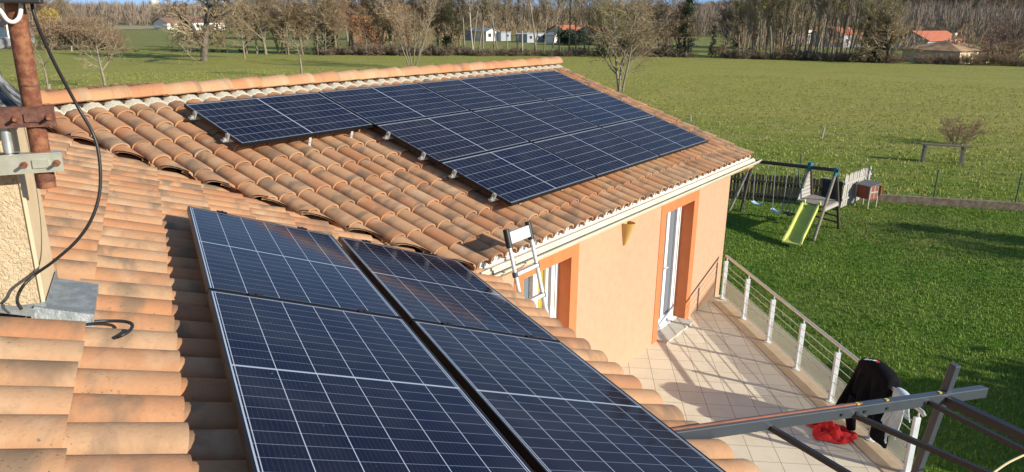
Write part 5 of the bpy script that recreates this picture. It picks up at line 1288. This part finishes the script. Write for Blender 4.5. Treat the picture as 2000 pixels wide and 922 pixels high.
house_at('yellow_house', 'small yellow walled house beside the poplar grove', 1444, 1459, 79, 2.8, 'w_yellow', 'r_tan', 'flat', .5, 4, wins=((.3, .6, .8, 1.8),))
house_at('white_block_house', 'white house wall glimpsed between the grove poplars', 1566, 1601, 84, 3.4, 'w_white', 'r_brown', 'flat', .5, 5, wins=((.2, .35, 1, 2.2),))
house_at('dark_red_house', 'house with dark red roof seen through the grove', 1630, 1692, 92, 3.0, 'w_grey', 'r_red', 'gable', 1.5, 8, wins=((.2, .35, .8, 2), (.6, .75, .8, 2)))
house_at('farmhouse', 'long red roofed farmhouse right of the gnarled oak', 1784, 1898, 99, 2.3, 'w_grey', 'r_red', 'gable', 1.7, 7, wins=((.2, .28, .8, 1.9), (.5, .6, 0, 2), (.7, .76, .8, 1.9)))
house_at('hip_roof_house', 'cream house under a tan hipped tile roof at the right edge', 1850, 1955, 124, 1.9, 'w_cream', 'r_tan', 'hip', 1.5, 9, wins=((.86, .92, .6, 1.6),), chim=True)
house_at('hill_house', 'tiny white house high on the right hillside', 1936, 1946, 46, 3.4, 'w_white', 'r_brown', 'gable', 1.4, 7, wins=((.3, .5, .8, 2),), lift=7)
house_at('hill_house', 'tiny white house at the far right on the hillside', 1985, 1994, 46, 3.6, 'w_white', 'r_brown', 'gable', 1.4, 7, wins=((.3, .5, .8, 2),), lift=7)
house_at('pink_house', 'pinkish tall house on the skyline in the gap right of centre', 1381, 1397, 44, 5., 'w_cream', 'r_tan', 'gable', 1.5, 7, wins=((.3, .5, .8, 2),), lift=9)
house_at('hill_house', 'cream cottage among bare trees above the farmhouse', 1817, 1838, 60, 2.4, 'w_cream', 'r_tan', 'gable', 1.4, 7, wins=((.3, .5, .8, 2),))
# water tower
wp = at(303, 22); wp = wp/np.hypot(wp[0], wp[1])*700; wz = 0
wt = thing('water_tower', 'small white water tower on the left skyline', 'water tower', (wp[0], wp[1], 0))
m = MB(); m.tube([V(wp[0], wp[1], 0), V(wp[0], wp[1], 9)], [1.2, 1.0], 12); m.build('shaft', MT['w_white'], wt, smooth=40)
m = MB(); m.tube([V(wp[0], wp[1], q) for q in (8, 10, 13, 14)], [1.2, 3.6, 4.2, 3.4], 16); m.build('tank', MT['w_white'], wt, smooth=40)
# poles
def pole(px, py, ytop, label, r_=.13, cross=True, mat='concrete', cat='utility pole', name='utility_pole', lean_=0.0):
    p = at(px, py); D = np.linalg.norm(p[:2]); T_ = upto(px+lean_, ytop, p); t_ = thing(name, label, cat, p)
    m = MB(); m.tube([p, T_], [r_, r_*.75], 8); m.build('pole', MT[mat], t_, smooth=50)
    if cross:
        m = MB(); c = T_-Z*.45; m.beam(c-V(1, .2, 0)*1.0, c+V(1, .2, 0)*1.0, V(0, .05, 0), Z*.05); m.build('cross_arm', MT[mat], t_)
        m = MB()
        for k in (-.9, 0, .9): m.tube([c+V(k, k*.2, .05), c+V(k, k*.2, .25)], .05, 6)
        m.build('insulator', MT['w_white'], t_)
    return t_
pole(1020, 109, 60, 'pale concrete utility pole with cross arm before the cabins')
pole(221, 85, 45, 'leaning pale pole in the left meadow by the thicket', r_=.16, cross=False, lean_=-5)
pole(1858, 74, 42, 'thin utility pole left of a second one behind the farmhouse', r_=.12)
pole(1872, 75, 40, 'thin utility pole with arm above the hip roofed house', r_=.12)
pole(367, 103, 84, 'short pale stake standing left of the big oak', r_=.11, cross=False, cat='stake', name='wooden_stake')
pole(140, 101, 90, 'short pale stake in front of the brown thicket', r_=.10, cross=False, cat='stake', name='wooden_stake')
pole(1605, 270, 246, 'slanting wooden stake alone in the right meadow', r_=.05, cross=False, cat='stake', name='wooden_stake', mat='wood_light', lean_=6)
pole(1349, 237, 224, 'short pale stake just beyond the far roof verge', r_=.04, cross=False, cat='stake', name='wooden_stake', mat='wood_light')
pole(97, 174, 164, 'short pale stake beside the small bare tree', r_=.05, cross=False, cat='stake', name='wooden_stake', mat='wood_light')
